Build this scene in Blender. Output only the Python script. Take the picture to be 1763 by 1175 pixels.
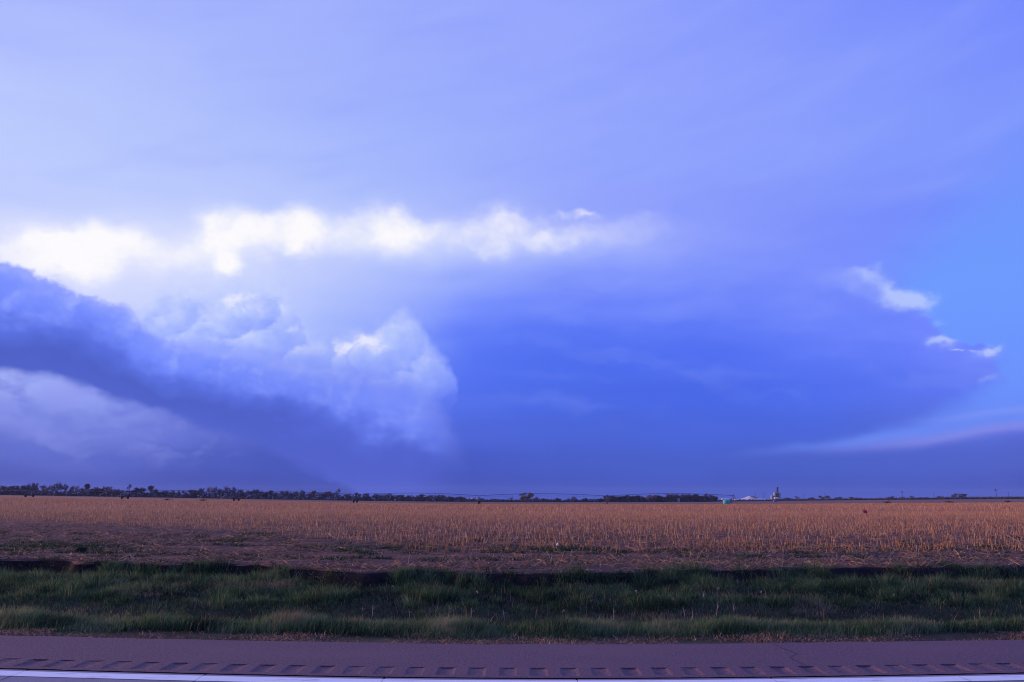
import bpy, bmesh, math, random
import numpy as np
from mathutils import Matrix, Vector

for o in list(bpy.data.objects):
    bpy.data.objects.remove(o)

scene = bpy.context.scene
COL = scene.collection
R = math.radians

# ------------------------------------------------------------------ camera
PW, PH, PF = 1763.0, 1175.0, 1410.0          # photograph size and focal length in its pixels
EYE = Vector((0.0, 0.0, 1.65))
PITCH, ROLL = R(10.55), R(0.26)
CAM_ROT = Matrix.Rotation(R(90) + PITCH, 3, 'X') @ Matrix.Rotation(ROLL, 3, 'Z')
cam_data = bpy.data.cameras.new('camera')
cam_data.sensor_width = 36.0
cam_data.lens = 36.0 * PF / PW
cam_data.clip_start = 0.1
cam_data.clip_end = 30000.0
cam = bpy.data.objects.new('camera', cam_data)
cam.matrix_world = Matrix.Translation(EYE) @ CAM_ROT.to_4x4()
COL.objects.link(cam)
scene.camera = cam

vs = scene.view_settings
vs.view_transform = 'Standard'
vs.look = 'None'
vs.exposure = 0.0
vs.gamma = 1.0
vs.use_curve_mapping = False
scene.cycles.max_bounces = 4
scene.cycles.diffuse_bounces = 2
scene.cycles.glossy_bounces = 2
scene.cycles.transmission_bounces = 2
scene.cycles.volume_bounces = 0
scene.cycles.use_denoising = True
scene.cycles.filter_width = 1.1
scene.cycles.sample_clamp_direct = 4.0
scene.cycles.sample_clamp_indirect = 2.0
scene.cycles.use_adaptive_sampling = True
scene.cycles.adaptive_threshold = 0.01
scene.cycles.adaptive_min_samples = 6


def sight(x, y):
    """unit direction of a point of the photograph"""
    d = CAM_ROT @ Vector(((x - PW / 2) / PF, -(y - PH / 2) / PF, -1.0))
    return d.normalized()


def azel(x, y):
    d = sight(x, y)
    return math.degrees(math.atan2(d.x, d.y)), math.degrees(math.asin(d.z))


def lin(c):
    out = []
    for v in c[:3]:
        v = v / 255.0
        out.append(v / 12.92 if v <= 0.04045 else ((v + 0.055) / 1.055) ** 2.4)
    return (out[0], out[1], out[2], 1.0)


# ------------------------------------------------------------------ node helper
class S:
    """a node socket that can be calculated with"""
    nt = None

    def __init__(self, sock):
        self.s = sock

    @staticmethod
    def node(t, **kw):
        n = S.nt.nodes.new(t)
        for k, v in kw.items():
            setattr(n, k, v)
        return n

    @staticmethod
    def put(inp, v):
        if isinstance(v, S):
            S.nt.links.new(v.s, inp)
        else:
            inp.default_value = v

    @staticmethod
    def math(op, *a, clamp=False):
        n = S.node('ShaderNodeMath', operation=op, use_clamp=clamp)
        for i, v in enumerate(a):
            S.put(n.inputs[i], v)
        return S(n.outputs[0])

    def __add__(self, o): return S.math('ADD', self, o)
    __radd__ = __add__
    def __sub__(self, o): return S.math('SUBTRACT', self, o)
    def __rsub__(self, o): return S.math('SUBTRACT', o, self)
    def __mul__(self, o): return S.math('MULTIPLY', self, o)
    __rmul__ = __mul__
    def __truediv__(self, o): return S.math('DIVIDE', self, o)
    def __neg__(self): return S.math('MULTIPLY', self, -1.0)


def sat(v): return S.math('ADD', v, 0.0, clamp=True)


def step(lo, hi, v):
    n = S.node('ShaderNodeMapRange', interpolation_type='SMOOTHSTEP')
    S.put(n.inputs['Value'], v)
    S.put(n.inputs['From Min'], lo)
    S.put(n.inputs['From Max'], hi)
    return S(n.outputs['Result'])


def curve(v, pts, x0, x1, y0, y1):
    """a smooth curve through pts, v in [x0, x1]"""
    n = S.node('ShaderNodeFloatCurve')
    c = n.mapping.curves[0]
    pts = sorted(pts)
    P = [((x - x0) / (x1 - x0), (y - y0) / (y1 - y0)) for x, y in pts]
    if P[0][0] > 0: P.insert(0, (0.0, P[0][1]))
    if P[-1][0] < 1: P.append((1.0, P[-1][1]))
    c.points[0].location = P[0]
    c.points[1].location = P[-1]
    for p in P[1:-1]:
        c.points.new(*p)
    n.mapping.update()
    S.put(n.inputs['Value'], (v - x0) / (x1 - x0) if isinstance(v, S) else v)
    return S(n.outputs[0]) * (y1 - y0) + y0


def ramp(v, stops, mode='LINEAR'):
    n = S.node('ShaderNodeValToRGB')
    r = n.color_ramp
    r.interpolation = mode
    stops = sorted(stops, key=lambda t: t[0])
    r.elements[0].position, r.elements[0].color = stops[0][0], stops[0][1]
    r.elements[1].position, r.elements[1].color = stops[-1][0], stops[-1][1]
    for p, c in stops[1:-1]:
        e = r.elements.new(p)
        e.color = c
    S.put(n.inputs[0], v)
    return S(n.outputs[0])


def mix(f, a, b, blend='MIX'):
    n = S.node('ShaderNodeMix', data_type='RGBA', blend_type=blend)
    S.put(n.inputs[0], f)
    S.put(n.inputs[6], a)
    S.put(n.inputs[7], b)
    return S(n.outputs[2])


def noise(vec, scale, detail=4.0, rough=0.5, dist=0.0, lac=2.0):
    n = S.node('ShaderNodeTexNoise')
    S.put(n.inputs['Vector'], vec)
    S.put(n.inputs['Scale'], scale)
    n.inputs['Detail'].default_value = detail
    n.inputs['Roughness'].default_value = rough
    n.inputs['Distortion'].default_value = dist
    n.inputs['Lacunarity'].default_value = lac
    return S(n.outputs[0])


def combine(x, y, z):
    n = S.node('ShaderNodeCombineXYZ')
    for i, v in enumerate((x, y, z)):
        S.put(n.inputs[i], v)
    return S(n.outputs[0])


def separate(v):
    n = S.node('ShaderNodeSeparateXYZ')
    S.put(n.inputs[0], v)
    return [S(o) for o in n.outputs]


# ------------------------------------------------------------------ sky
world = bpy.data.worlds.new('World')
scene.world = world
world.use_nodes = True
nt = world.node_tree
nt.nodes.clear()
S.nt = nt

SUN_AZ, SUN_EL = -78.0, 8.0            # low evening sun, out of the picture on the left
geo = S.node('ShaderNodeNewGeometry')
dirv = S(S.node('ShaderNodeTexCoord').outputs['Generated'])
dx, dy, dz = separate(dirv)
AZ = S.math('ARCTAN2', dx, dy) * (180 / math.pi)
EL = S.math('ARCSINE', S.math('MAXIMUM', S.math('MINIMUM', dz, 1.0), 0.003)) * (180 / math.pi)
flat = combine(AZ * 0.1, EL * 0.22, 0.0)         # ten degrees to a unit, clouds drawn out sideways
rnd = combine(AZ * 0.1, EL * 0.1, 3.7)           # ten degrees to a unit, round billows

n_low = noise(rnd, 1.1, 3.0, 0.5)                # broad masses
n_mid = noise(rnd, 3.2, 6.0, 0.55)
n_bil = noise(rnd, 6.0, 8.0, 0.62)               # cauliflower edges
n_str = noise(flat, 1.6, 4.0, 0.55)
nw = S.node('ShaderNodeTexNoise')
S.put(nw.inputs['Vector'], combine(AZ * 0.1, EL * 0.13, 8.1))
nw.inputs['Scale'].default_value = 3.6
nw.inputs['Detail'].default_value = 7.0
nw.inputs['Roughness'].default_value = 0.58
w1, w2, w3 = separate(S(nw.outputs['Color']))
AZW = AZ + (w1 - 0.5) * 3.8                      # swirled directions, so that no cloud has a drawn outline
ELW = EL + (w2 - 0.5) * 2.4


def puff(vec, scale):
    n = S.node('ShaderNodeTexVoronoi', feature='F1')
    S.put(n.inputs['Vector'], vec)
    n.inputs['Scale'].default_value = scale
    n.inputs['Detail'].default_value = 3.0
    n.inputs['Roughness'].default_value = 0.55
    n.inputs['Lacunarity'].default_value = 2.1
    return S(n.outputs['Distance'])


pa_, pe_ = AZ * 0.1 + (w1 - 0.5) * 0.22, EL * 0.115 + (w2 - 0.5) * 0.22
relief = (puff(combine(pa_ + 0.045, pe_ - 0.05, 0.4), 3.7) - puff(combine(pa_, pe_, 0.4), 3.7)) * 0.62   # billows lit from the upper left
rot = combine(AZ * 0.055 + EL * 0.02, EL * 0.30 - AZ * 0.075, 1.3)
n_cir = noise(rot, 1.7, 5.0, 0.55, 0.4)          # slanting veils of high cloud

# broad colours of the storm's anvil, its shaded core and the air below it
XS = [0, 200, 400, 600, 800, 1000, 1200, 1400, 1600, 1763]
GRID = {
    0:   [(168,182,255),(167,182,255),(165,180,255),(160,176,255),(155,171,255),(150,166,255),(141,159,255),(131,151,255),(124,145,255),(116,138,255)],
    100: [(184,199,255),(178,194,255),(170,186,255),(162,179,255),(155,172,255),(150,167,255),(143,160,255),(135,155,255),(130,152,255),(124,147,255)],
    200: [(190,205,255),(182,199,255),(172,189,255),(163,181,255),(154,174,255),(149,168,255),(145,164,255),(140,161,255),(133,156,255),(127,152,255)],
    300: [(192,207,255),(190,205,255),(182,199,255),(172,191,255),(158,177,255),(151,170,255),(144,163,255),(136,157,255),(128,152,255),(123,151,255)],
    360: [(192,206,255),(195,208,255),(190,204,255),(178,195,255),(165,182,255),(150,166,254),(138,156,254),(128,148,253),(118,142,253),(115,143,253)],
    420: [(225,228,255),(218,224,255),(210,220,255),(205,216,255),(185,200,255),(165,182,255),(145,162,255),(125,145,254),(115,140,254),(112,150,255)],
    480: [(225,228,255),(215,222,255),(205,215,255),(180,196,255),(150,170,255),(128,150,255),(125,148,255),(122,143,255),(118,142,255),(112,142,255)],
    540: [(215,220,255),(205,214,255),(195,208,255),(172,190,255),(112,138,255),(98,126,252),(104,130,252),(112,136,254),(116,140,255),(112,140,255)],
    600: [(200,208,255),(190,202,255),(180,196,255),(158,179,255),(86,118,248),(76,110,240),(82,113,245),(94,122,250),(108,132,254),(108,132,254)],
    680: [(142,156,245),(136,151,242),(118,136,238),(104,127,242),(82,113,240),(76,107,235),(73,105,235),(79,110,240),(93,119,245),(100,123,246)],
    740: [(128,140,231),(118,131,226),(94,110,212),(80,100,209),(80,106,228),(76,105,225),(73,104,228),(76,105,226),(87,111,226),(92,113,226)],
    800: [(89,105,208),(85,102,205),(71,91,197),(66,87,196),(70,92,206),(73,98,212),(73,99,212),(75,100,211),(79,101,211),(82,101,209)],
    852: [(72,87,187),(69,85,186),(61,78,180),(58,77,180),(62,83,192),(65,88,198),(65,88,198),(66,88,196),(68,88,196),(70,87,192)],
}
YS = sorted(GRID)
for y_, k_ in ((680, .985), (740, .965), (800, .95), (852, .95)):
    GRID[y_] = [(r_ * (k_ - .015), g_ * k_, b_ * k_) for r_, g_, b_ in GRID[y_]]
GA = np.array([[GRID[y][i] for i in range(len(XS))] for y in YS], float)


def sample(x, y):
    x = min(max(x, XS[0]), XS[-1]); y = min(max(y, YS[0]), YS[-1])
    i = min(np.searchsorted(XS, x, side='right') - 1, len(XS) - 2)
    j = min(np.searchsorted(YS, y, side='right') - 1, len(YS) - 2)
    u = (x - XS[i]) / (XS[i + 1] - XS[i]); v = (y - YS[j]) / (YS[j + 1] - YS[j])
    return ((GA[j, i] * (1 - u) + GA[j, i + 1] * u) * (1 - v) + (GA[j + 1, i] * (1 - u) + GA[j + 1, i + 1] * u) * v)


def place(a, e):
    """where a direction falls in the photograph"""
    d = Vector((math.sin(R(a)) * math.cos(R(e)), math.cos(R(a)) * math.cos(R(e)), math.sin(R(e))))
    c = CAM_ROT.transposed() @ d
    return PW / 2 + PF * c.x / -c.z, PH / 2 - PF * c.y / -c.z


AW = EL + (n_low - 0.5) * 2.5                     # a little drift in the broad colours
AX = AZ + (n_str - 0.5) * 4.0
ELS = [0.3, 2.0, 4.2, 6.6, 9.0, 11.0, 13.0, 15.0, 17.2, 19.4, 22.5, 26.5, 30.5, 34.5]
BACK = {0: (84, 98, 202), 1: (135, 152, 252)}     # the sky away from the storm: haze low down, high cloud above
az01 = (AX + 180.0) / 360.0
base = None
for k, e in enumerate(ELS):
    t = min(1.0, e / 12.0)
    far = [BACK[0][i] * (1 - t) + BACK[1][i] * t for i in range(3)]
    stops = []
    for a in np.linspace(-35, 35, 21):
        x, y = place(a, e)
        stops.append(((a + 180) / 360, lin(sample(x, y))))
    for a in (-180, -95, 95, 180):
        stops.append(((a + 180) / 360, lin(far)))
    row = ramp(az01, stops)
    base = row if base is None else mix(step(ELS[k - 1], e, AW), base, row)
base = mix(step(36.0, 70.0, EL), base, lin((132, 150, 252)))

A0, A1 = -36.0, 36.0


def edge_a(pts, lo=-5.0, hi=40.0):
    """elevation of a cloud edge along the azimuth"""
    return curve(AZ, [azel(*p) for p in pts], A0, A1, lo, hi)


def edge_w(pts, lo=-5.0, hi=40.0):
    return curve(AZ + (w1 - 0.5) * 2.6 + (n_bil - 0.5) * 0.9, [azel(*p) for p in pts], A0, A1, lo, hi)


def spot(x, y, rx, ry, tilt=0.0):
    a, e = azel(x, y)
    px = (azel(x + 10, y)[0] - azel(x - 10, y)[0]) / 20.0
    py = (azel(x, y - 10)[1] - azel(x, y + 10)[1]) / 20.0
    da, de = AZW - a, ELW - e
    if tilt:
        c, s = math.cos(R(tilt)), math.sin(R(tilt))
        da, de = da * c + de * s, de * c - da * s
    u, v = da * (1.0 / (rx * px)), de * (1.0 / (ry * py))
    return S.math('EXPONENT', -(u * u + v * v))


def spots(lst):
    t = None
    for x, y, rx, ry, k, *r in lst:
        g = spot(x, y, rx, ry, r[0] if r else 0.0) * k
        t = g if t is None else t + g
    return t


white = lin((255, 253, 255))
col = base
# high veils, upper right
veil = step(8.0, 18.0, EL) * (n_cir - 0.5)
col = mix(sat(veil * 0.55), col, lin((176, 190, 255)))
col = mix(sat(-veil * 0.5), col, lin((108, 132, 252)))

body = step(-6.0, 4.0, AZ) * step(3.0, 7.0, EL) * step(20.0, 14.0, EL)
n_fib = noise(combine(AZW * 0.05, ELW * 0.26 + AZ * 0.02, 5.0), 2.2, 5.0, 0.55)
col = mix(sat((n_fib - 0.5) * 0.9) * body, col, lin((140, 162, 255)))
col = mix(sat((0.5 - n_fib) * 0.9) * body, col, lin((70, 102, 236)))
# clear blue air right of the anvil, above the low haze
right = curve(EL + (n_str - 0.5) * 1.5 + (n_bil - 0.5) * 0.8, [(azel(x, y)[1], azel(x, y)[0]) for x, y in
                   [(1520, 380), (1400, 445), (1480, 465), (1535, 498), (1590, 540), (1622, 566), (1640, 592), (1722, 604),
                    (1722, 640), (1660, 688), (1555, 734), (1430, 757), (1310, 773), (1180, 792), (1000, 830)]], 0.0, 22.0, 0.0, 36.0)
streak = edge_a([(1100, 806), (1200, 797), (1350, 782), (1500, 770), (1620, 757), (1763, 733)])
rsoft = step(8.5, 4.0, EL) * 2.4 + step(10.0, 15.0, EL) * 2.2 + 0.35
ragged = (n_bil - 0.5) * 2.2 + (n_mid - 0.5) * 2.2 + (n_str - 0.5) * 1.5
clear = step(-1.0, 1.0, (AZ - right + ragged) / rsoft) * step(-0.25, 0.5, EL - streak + (n_str - 0.5) * 0.5) * step(3.5, -3.5, EL - 10.0 - (AZ - 21.0) * 0.85) * step(95.0, 60.0, AZ) * step(12.0, 25.0, AZ)
blue = ramp(EL / 20.0, [(0.1, lin((112, 142, 246))), (0.3, lin((107, 147, 255))), (0.65, lin((110, 157, 255))), (1.0, lin((116, 150, 255)))])
col = mix(clear * (0.72 + 0.22 * step(4.0, 7.0, EL)), col, blue)
# the pinkish edge of the low haze
st = EL - streak + (n_str - 0.5) * 0.6
pink = S.math('EXPONENT', -(st * st * 9.0)) * step(13.0, 27.0, AZ) * step(95.0, 60.0, AZ)
col = mix(pink * 0.5 * step(15.0, 30.0, AZ), col, lin((148, 150, 240)))
st2 = EL - streak - 0.95 + (AZ - 32.0) * 0.06
pink2 = S.math('EXPONENT', -(st2 * st2 * 22.0)) * step(25.0, 31.0, AZ) * step(95.0, 60.0, AZ)
col = mix(pink2 * 0.35, col, lin((140, 158, 250)))

# bright lit tops along the anvil's underside
band = spots([(560, 400, 230, 40, .46), (150, 432, 190, 44, .34), (290, 428, 110, 40, .26), (860, 402, 170, 32, .26), (20, 440, 90, 26, .45), (140, 428, 80, 40, .75), (185, 405, 55, 30, .4), (110, 468, 70, 26, .75), (90, 420, 60, 24, .4), (265, 428, 70, 30, .35),
              (375, 425, 42, 40, .85), (430, 420, 48, 40, .75), (390, 460, 26, 18, .75), (455, 385, 60, 22, .4), (518, 395, 32, 36, .55),
              (520, 430, 18, 18, .4), (655, 372, 55, 24, .45), (690, 400, 40, 28, .3), (670, 425, 36, 24, .4), (600, 410, 90, 30, .18),
              (770, 405, 90, 30, .25), (868, 375, 40, 22, .5), (850, 432, 22, 24, .3), (915, 412, 60, 26, .35), (985, 405, 70, 25, .22),
              (1010, 372, 26, 6, .55), (965, 370, 16, 5, .3), (1100, 385, 70, 14, .2), (1060, 410, 90, 22, .2)])
bm = step(0.0, 1.3, band * (0.78 + 0.45 * n_mid + relief * 0.4) + (n_bil - 0.5) * band * 0.9)
col = mix(bm, col, white)
# lit wisps on the anvil's right-hand edge
wisp = spots([(1572, 518, 34, 17, .9, -22), (1545, 503, 34, 13, .5, -25), (1493, 469, 34, 10, .5, -14), (1500, 500, 70, 26, .25, -20), (1440, 480, 80, 24, .2, -15), (1690, 612, 50, 14, .25), (1625, 590, 40, 12, .3), (1525, 515, 22, 12, .35), (1530, 492, 40, 9, .35, -30),
              (1620, 585, 22, 7, .75, -12), (1648, 600, 12, 2.6, .8), (1682, 601, 9, 2.4, .6), (1705, 604, 14, 7, .85, 12), (1705, 652, 18, 7, .4, 35),
              (1615, 558, 20, 5, .35), (1590, 547, 16, 5, .3)])
wm = step(0.05, 1.1, wisp * (0.5 + 1.0 * n_bil))
col = mix(wm * 0.8, col, lin((188, 205, 255)))

# billowing towers in front of the core
tower = edge_w([(-300, 520), (60, 520), (240, 545), (285, 505), (345, 512), (385, 500), (440, 488), (490, 503), (515, 555), (560, 588), (600, 580), (640, 568), (670, 560),
                (704, 543), (722, 568), (742, 590), (763, 618), (774, 648), (781, 680), (786, 720), (795, 790), (820, 880)])
bot = edge_w([(-260, 640), (0, 640), (100, 654), (200, 682), (258, 704), (330, 727), (400, 748), (470, 776), (560, 815), (680, 880)])
tsoft = curve(AZ, [(-36, 1.4), (-24, 1.2), (-15, 1.0), (-9.5, 1.0), (-6.5, 0.85), (-3.5, 0.8), (36, 0.8)], A0, A1, 0, 4)
billow = (n_bil - 0.5) * 1.9 + (n_mid - 0.5) * 0.9
tm = step(-1.0, 1.0, (tower + billow - EL) / tsoft) * step(-70.0, -45.0, AZ) * step(4.4, 8.2, EL) * S.math('MAXIMUM', step(0.3, 1.2, EL - bot), step(-18.0, -13.0, AZ))
depth = tower - EL
tcol = ramp(EL / 16.0, [(0.2, lin((76, 94, 202))), (0.33, lin((80, 99, 212))), (0.40, lin((98, 121, 236))), (0.47, lin((126, 149, 252))), (0.55, lin((158, 178, 255))), (0.7, lin((180, 197, 255))), (0.9, lin((202, 214, 255)))])
tcol = mix(step(-9.0, -3.0, AZ) * 0.42, tcol, lin((108, 136, 255)))
shade = noise(rnd, 4.3, 7.0, 0.6) * 0.45 + 0.275 + relief * 0.6 * step(-3.0, -8.0, AZ)
up = step(4.5, 8.5, EL)
tcol = mix(sat((shade - 0.5) * 2.6) * up, tcol, lin((214, 222, 255)))
tcol = mix(sat((0.5 - shade) * 2.2) * up, tcol, lin((124, 149, 255)))
col = mix(tm * 0.88, col, tcol)
for hx, hy, hrx, hry, ha in [(318, 545, 42, 40, .45), (438, 540, 44, 46, .55), (398, 556, 40, 34, .5), (492, 566, 30, 46, .5), (365, 585, 46, 34, .5), (540, 622, 52, 34, .5),
                             (455, 604, 50, 34, .5), (690, 610, 52, 62, .55), (592, 628, 40, 30, .55), (644, 622, 42, 36, .6), (738, 655, 40, 48, .3), (560, 655, 60, 26, .4), (690, 668, 60, 34, .45)]:
    g_ = spot(hx, hy, hrx, hry)
    a_, e_ = azel(hx, hy)
    hm_ = step(0.36, 0.56, g_ * (0.72 + 0.56 * n_bil)) * ha
    sh_ = 0.40 + (ELW - e_) * (22.0 / hry) * 0.55 - (AZW - a_) * (22.0 / hrx) * 0.40 + (n_bil - 0.5) * 0.7
    col = mix(hm_, col, ramp(sh_, [(0.0, lin((128, 153, 255))), (0.45, lin((160, 181, 255))), (0.8, lin((196, 210, 255))), (1.0, lin((228, 233, 255)))]))
lit = spots([(640, 590, 26, 13, 1.0), (598, 600, 14, 9, .95), (575, 598, 10, 16, .5), (658, 600, 14, 12, .5), (412, 518, 26, 9, .95, 14), (455, 535, 22, 26, .4),
             (495, 568, 18, 14, .4), (385, 590, 16, 10, .35), (330, 508, 12, 10, .5), (300, 500, 30, 20, .3), (405, 595, 14, 12, .35)])
lm = step(0.12, 0.95, lit * (0.55 + 0.7 * n_bil + relief * 1.6))
col = mix(lm * 0.85, col, lin((238, 238, 255)))

# the dark shelf of low cloud coming in from the left
top = edge_w([(-260, 330), (0, 455), (35, 462), (85, 478), (135, 497), (185, 522), (222, 546), (262, 572), (330, 592), (400, 606), (480, 620), (560, 632), (640, 644), (710, 662), (760, 705), (800, 765), (860, 830), (950, 880)])
soft = curve(AZ, [(-36, 0.32), (-25, 0.42), (-22, 0.7), (-18, 1.6), (-13, 2.0), (-7, 1.5), (-4, 1.2), (36, 0.8)], A0, A1, 0, 4)
wob = curve(AZ, [(-36, 1.3), (-24, 1.6), (-18, 1.2), (-5, 0.6), (36, 0.4)], A0, A1, 0, 4)
sm = step(-1.0, 1.0, (top + ((n_bil - 0.5) * 1.7 + (n_mid - 0.5) * 0.9) * wob - EL) / soft)
sb = step(-0.5, 0.35, EL - bot + (n_mid - 0.5) * 1.5 + (n_str - 0.5) * 0.8)
tt = (top - EL) / S.math('MAXIMUM', top - bot, 0.6) + (n_str - 0.5) * 0.5 + (w3 - 0.5) * 0.55
scol = ramp(tt, [(0.0, lin((150, 166, 255))), (0.15, lin((126, 149, 255))), (0.36, lin((110, 135, 252))), (0.54, lin((88, 111, 223))), (0.78, lin((75, 95, 198))), (1.0, lin((78, 98, 203)))])
scol = mix(sat(relief * 1.6) * step(0.6, 0.1, tt), scol, lin((166, 182, 255)))
scol = mix(step(-24.0, -9.0, AZ) * 0.75 * step(0.15, 0.7, tt), scol, lin((76, 95, 206)))
scol = mix(step(-22.0, -12.0, AZ) * 0.6 * step(0.45, 0.0, tt), scol, lin((112, 134, 246)))
col = mix(sm * sb * step(-120.0, -60.0, AZ) * step(-2.6, -7.5, AZ), col, scol)
# torn scud under the shelf
under = step(0.2, -0.3, EL - bot) * step(0.8, 3.2, EL) * step(-17.0, -21.0, AZ) * step(-120.0, -60.0, AZ)
n_scud = noise(combine(AZW * 0.1, ELW * 0.24, 0.0), 3.0, 5.0, 0.52)
col = mix(sat((n_scud - 0.48) * 2.2) * under, col, lin((142, 150, 238)))
col = mix(sat((0.5 - n_scud) * 3.0) * under, col, lin((98, 113, 217)))

# the clear part of the sky behind all cloud, seen faintly everywhere
sky = S.node('ShaderNodeTexSky', sky_type='NISHITA')
sky.sun_disc = False
sky.sun_elevation = R(SUN_EL)
sky.sun_rotation = R(SUN_AZ)
tint = mix(1.0, S(sky.outputs[0]), (0.9, 0.8, 2.2, 1.0), 'MULTIPLY')
thin = mix(1.0, tint, (0.10, 0.10, 0.10, 1.0), 'MULTIPLY')
col = mix(0.03, col, thin)
bg = S.node('ShaderNodeBackground')
bg.inputs['Strength'].default_value = 1.0
S.put(bg.inputs['Color'], col)
wo = S.node('ShaderNodeOutputWorld')
nt.links.new(bg.outputs[0], wo.inputs['Surface'])
world.cycles.sampling_method = 'MANUAL'
world.cycles.sample_map_resolution = 512

# ------------------------------------------------------------------ sun
sun_data = bpy.data.lights.new('sun', 'SUN')
sun_data.energy = 4.0
sun_data.angle = R(12)
sun_data.color = (1.0, 0.58, 0.36)
sun = bpy.data.objects.new('sun', sun_data)
sd = Vector((math.sin(R(SUN_AZ)) * math.cos(R(SUN_EL)), math.cos(R(SUN_AZ)) * math.cos(R(SUN_EL)), math.sin(R(SUN_EL))))
sun.rotation_euler = sd.to_track_quat('Z', 'Y').to_euler()
COL.objects.link(sun)

# ------------------------------------------------------------------ helpers
rng = np.random.default_rng(7)
random.seed(7)


def tag(o, label=None, cat=None, group=None, kind=None):
    if label: o['label'] = label
    if cat: o['category'] = cat
    if group: o['group'] = group
    if kind: o['kind'] = kind
    return o


def link(o, parent=None):
    COL.objects.link(o)
    if parent is not None:
        o.parent = parent
    return o


def empty(name, loc=(0, 0, 0), rz=0.0):
    o = bpy.data.objects.new(name, None)
    o.location = loc
    o.rotation_euler = (0, 0, rz)
    return link(o)


def obj(name, mesh, material=None, parent=None, loc=None):
    if material is not None and not mesh.materials:
        mesh.materials.append(material)
    o = bpy.data.objects.new(name, mesh)
    if loc is not None:
        o.location = loc
    return link(o, parent)


class MB:
    """collects boxes, tubes and sheets for one mesh"""
    def __init__(self):
        self.v, self.f = [], []

    def add(self, verts, faces):
        b = len(self.v)
        self.v += [tuple(p) for p in verts]
        self.f += [tuple(b + i for i in f) for f in faces]

    def box(self, x0, x1, y0, y1, z0, z1):
        self.add([(x0, y0, z0), (x1, y0, z0), (x1, y1, z0), (x0, y1, z0), (x0, y0, z1), (x1, y0, z1), (x1, y1, z1), (x0, y1, z1)],
                 [(0, 3, 2, 1), (4, 5, 6, 7), (0, 1, 5, 4), (1, 2, 6, 5), (2, 3, 7, 6), (3, 0, 4, 7)])

    def tube(self, p, q, r0, r1=None, n=6, cap=True):
        p, q = Vector(p), Vector(q)
        r1 = r0 if r1 is None else r1
        d = (q - p).normalized()
        u = d.orthogonal().normalized()
        w = d.cross(u)
        vs_ = []
        for c, r in ((p, r0), (q, r1)):
            for k in range(n):
                a = 2 * math.pi * k / n
                vs_.append(c + (u * math.cos(a) + w * math.sin(a)) * r)
        fs = [(k, (k + 1) % n, n + (k + 1) % n, n + k) for k in range(n)]
        if cap:
            fs += [tuple(range(n - 1, -1, -1)), tuple(range(n, 2 * n))]
        self.add(vs_, fs)

    def path(self, pts, r, n=6):
        pts = [Vector(p) for p in pts]
        m = len(pts)
        vs_, fs = [], []
        for i, p in enumerate(pts):
            d = (pts[min(i + 1, m - 1)] - pts[max(i - 1, 0)]).normalized()
            u = d.cross(Vector((0, 0, 1))).normalized()
            w = u.cross(d)
            rr = r[i] if isinstance(r, (list, tuple)) else r
            for k in range(n):
                a = 2 * math.pi * k / n
                vs_.append(p + (u * math.cos(a) + w * math.sin(a)) * rr)
        for i in range(m - 1):
            for k in range(n):
                fs.append((i * n + k, i * n + (k + 1) % n, (i + 1) * n + (k + 1) % n, (i + 1) * n + k))
        fs += [tuple(range(n - 1, -1, -1)), tuple(range((m - 1) * n, m * n))]
        self.add(vs_, fs)

    def lathe(self, prof, n=16, c=(0, 0)):
        vs_ = []
        for r, z in prof:
            for k in range(n):
                a = 2 * math.pi * k / n
                vs_.append((c[0] + r * math.cos(a), c[1] + r * math.sin(a), z))
        fs = []
        for i in range(len(prof) - 1):
            for k in range(n):
                fs.append((i * n + k, i * n + (k + 1) % n, (i + 1) * n + (k + 1) % n, (i + 1) * n + k))
        fs += [tuple(range(n - 1, -1, -1)), tuple(range((len(prof) - 1) * n, len(prof) * n))]
        self.add(vs_, fs)

    def mesh(self, name, smooth=False):
        me = bpy.data.meshes.new(name)
        me.from_pydata(self.v, [], self.f)
        me.update()
        if smooth:
            me.polygons.foreach_set('use_smooth', [True] * len(me.polygons))
        return me

    def build(self, name, material, parent=None, smooth=False, loc=None):
        return obj(name, self.mesh(name, smooth), material, parent, loc)


def tri_mesh(name, verts, tris, tint=None):
    """a mesh from numpy arrays; tint is one value per corner point"""
    verts = np.asarray(verts, np.float32).reshape(-1, 3)
    tris = np.asarray(tris, np.int32).reshape(-1, 3)
    me = bpy.data.meshes.new(name)
    me.vertices.add(len(verts))
    me.vertices.foreach_set('co', verts.ravel())
    me.loops.add(tris.size)
    me.loops.foreach_set('vertex_index', tris.ravel())
    me.polygons.add(len(tris))
    me.polygons.foreach_set('loop_start', np.arange(0, tris.size, 3, dtype=np.int32))
    if tint is not None:
        at = me.attributes.new('tint', 'FLOAT', 'POINT')
        at.data.foreach_set('value', np.asarray(tint, np.float32))
    me.update(calc_edges=True)
    return me


def grid_mesh(name, P):
    """P: rows x columns x 3"""
    m, n = P.shape[:2]
    idx = np.arange(m * n).reshape(m, n)
    a, b, c, d = idx[:-1, :-1].ravel(), idx[:-1, 1:].ravel(), idx[1:, 1:].ravel(), idx[1:, :-1].ravel()
    t = np.concatenate([np.stack([a, b, c], 1), np.stack([a, c, d], 1)])
    me = tri_mesh(name, P.reshape(-1, 3), t)
    me.polygons.foreach_set('use_smooth', np.ones(len(me.polygons), bool))
    return me


# value noise on the plane, for heights and for where things grow
_tab = rng.random((256, 256))


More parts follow.
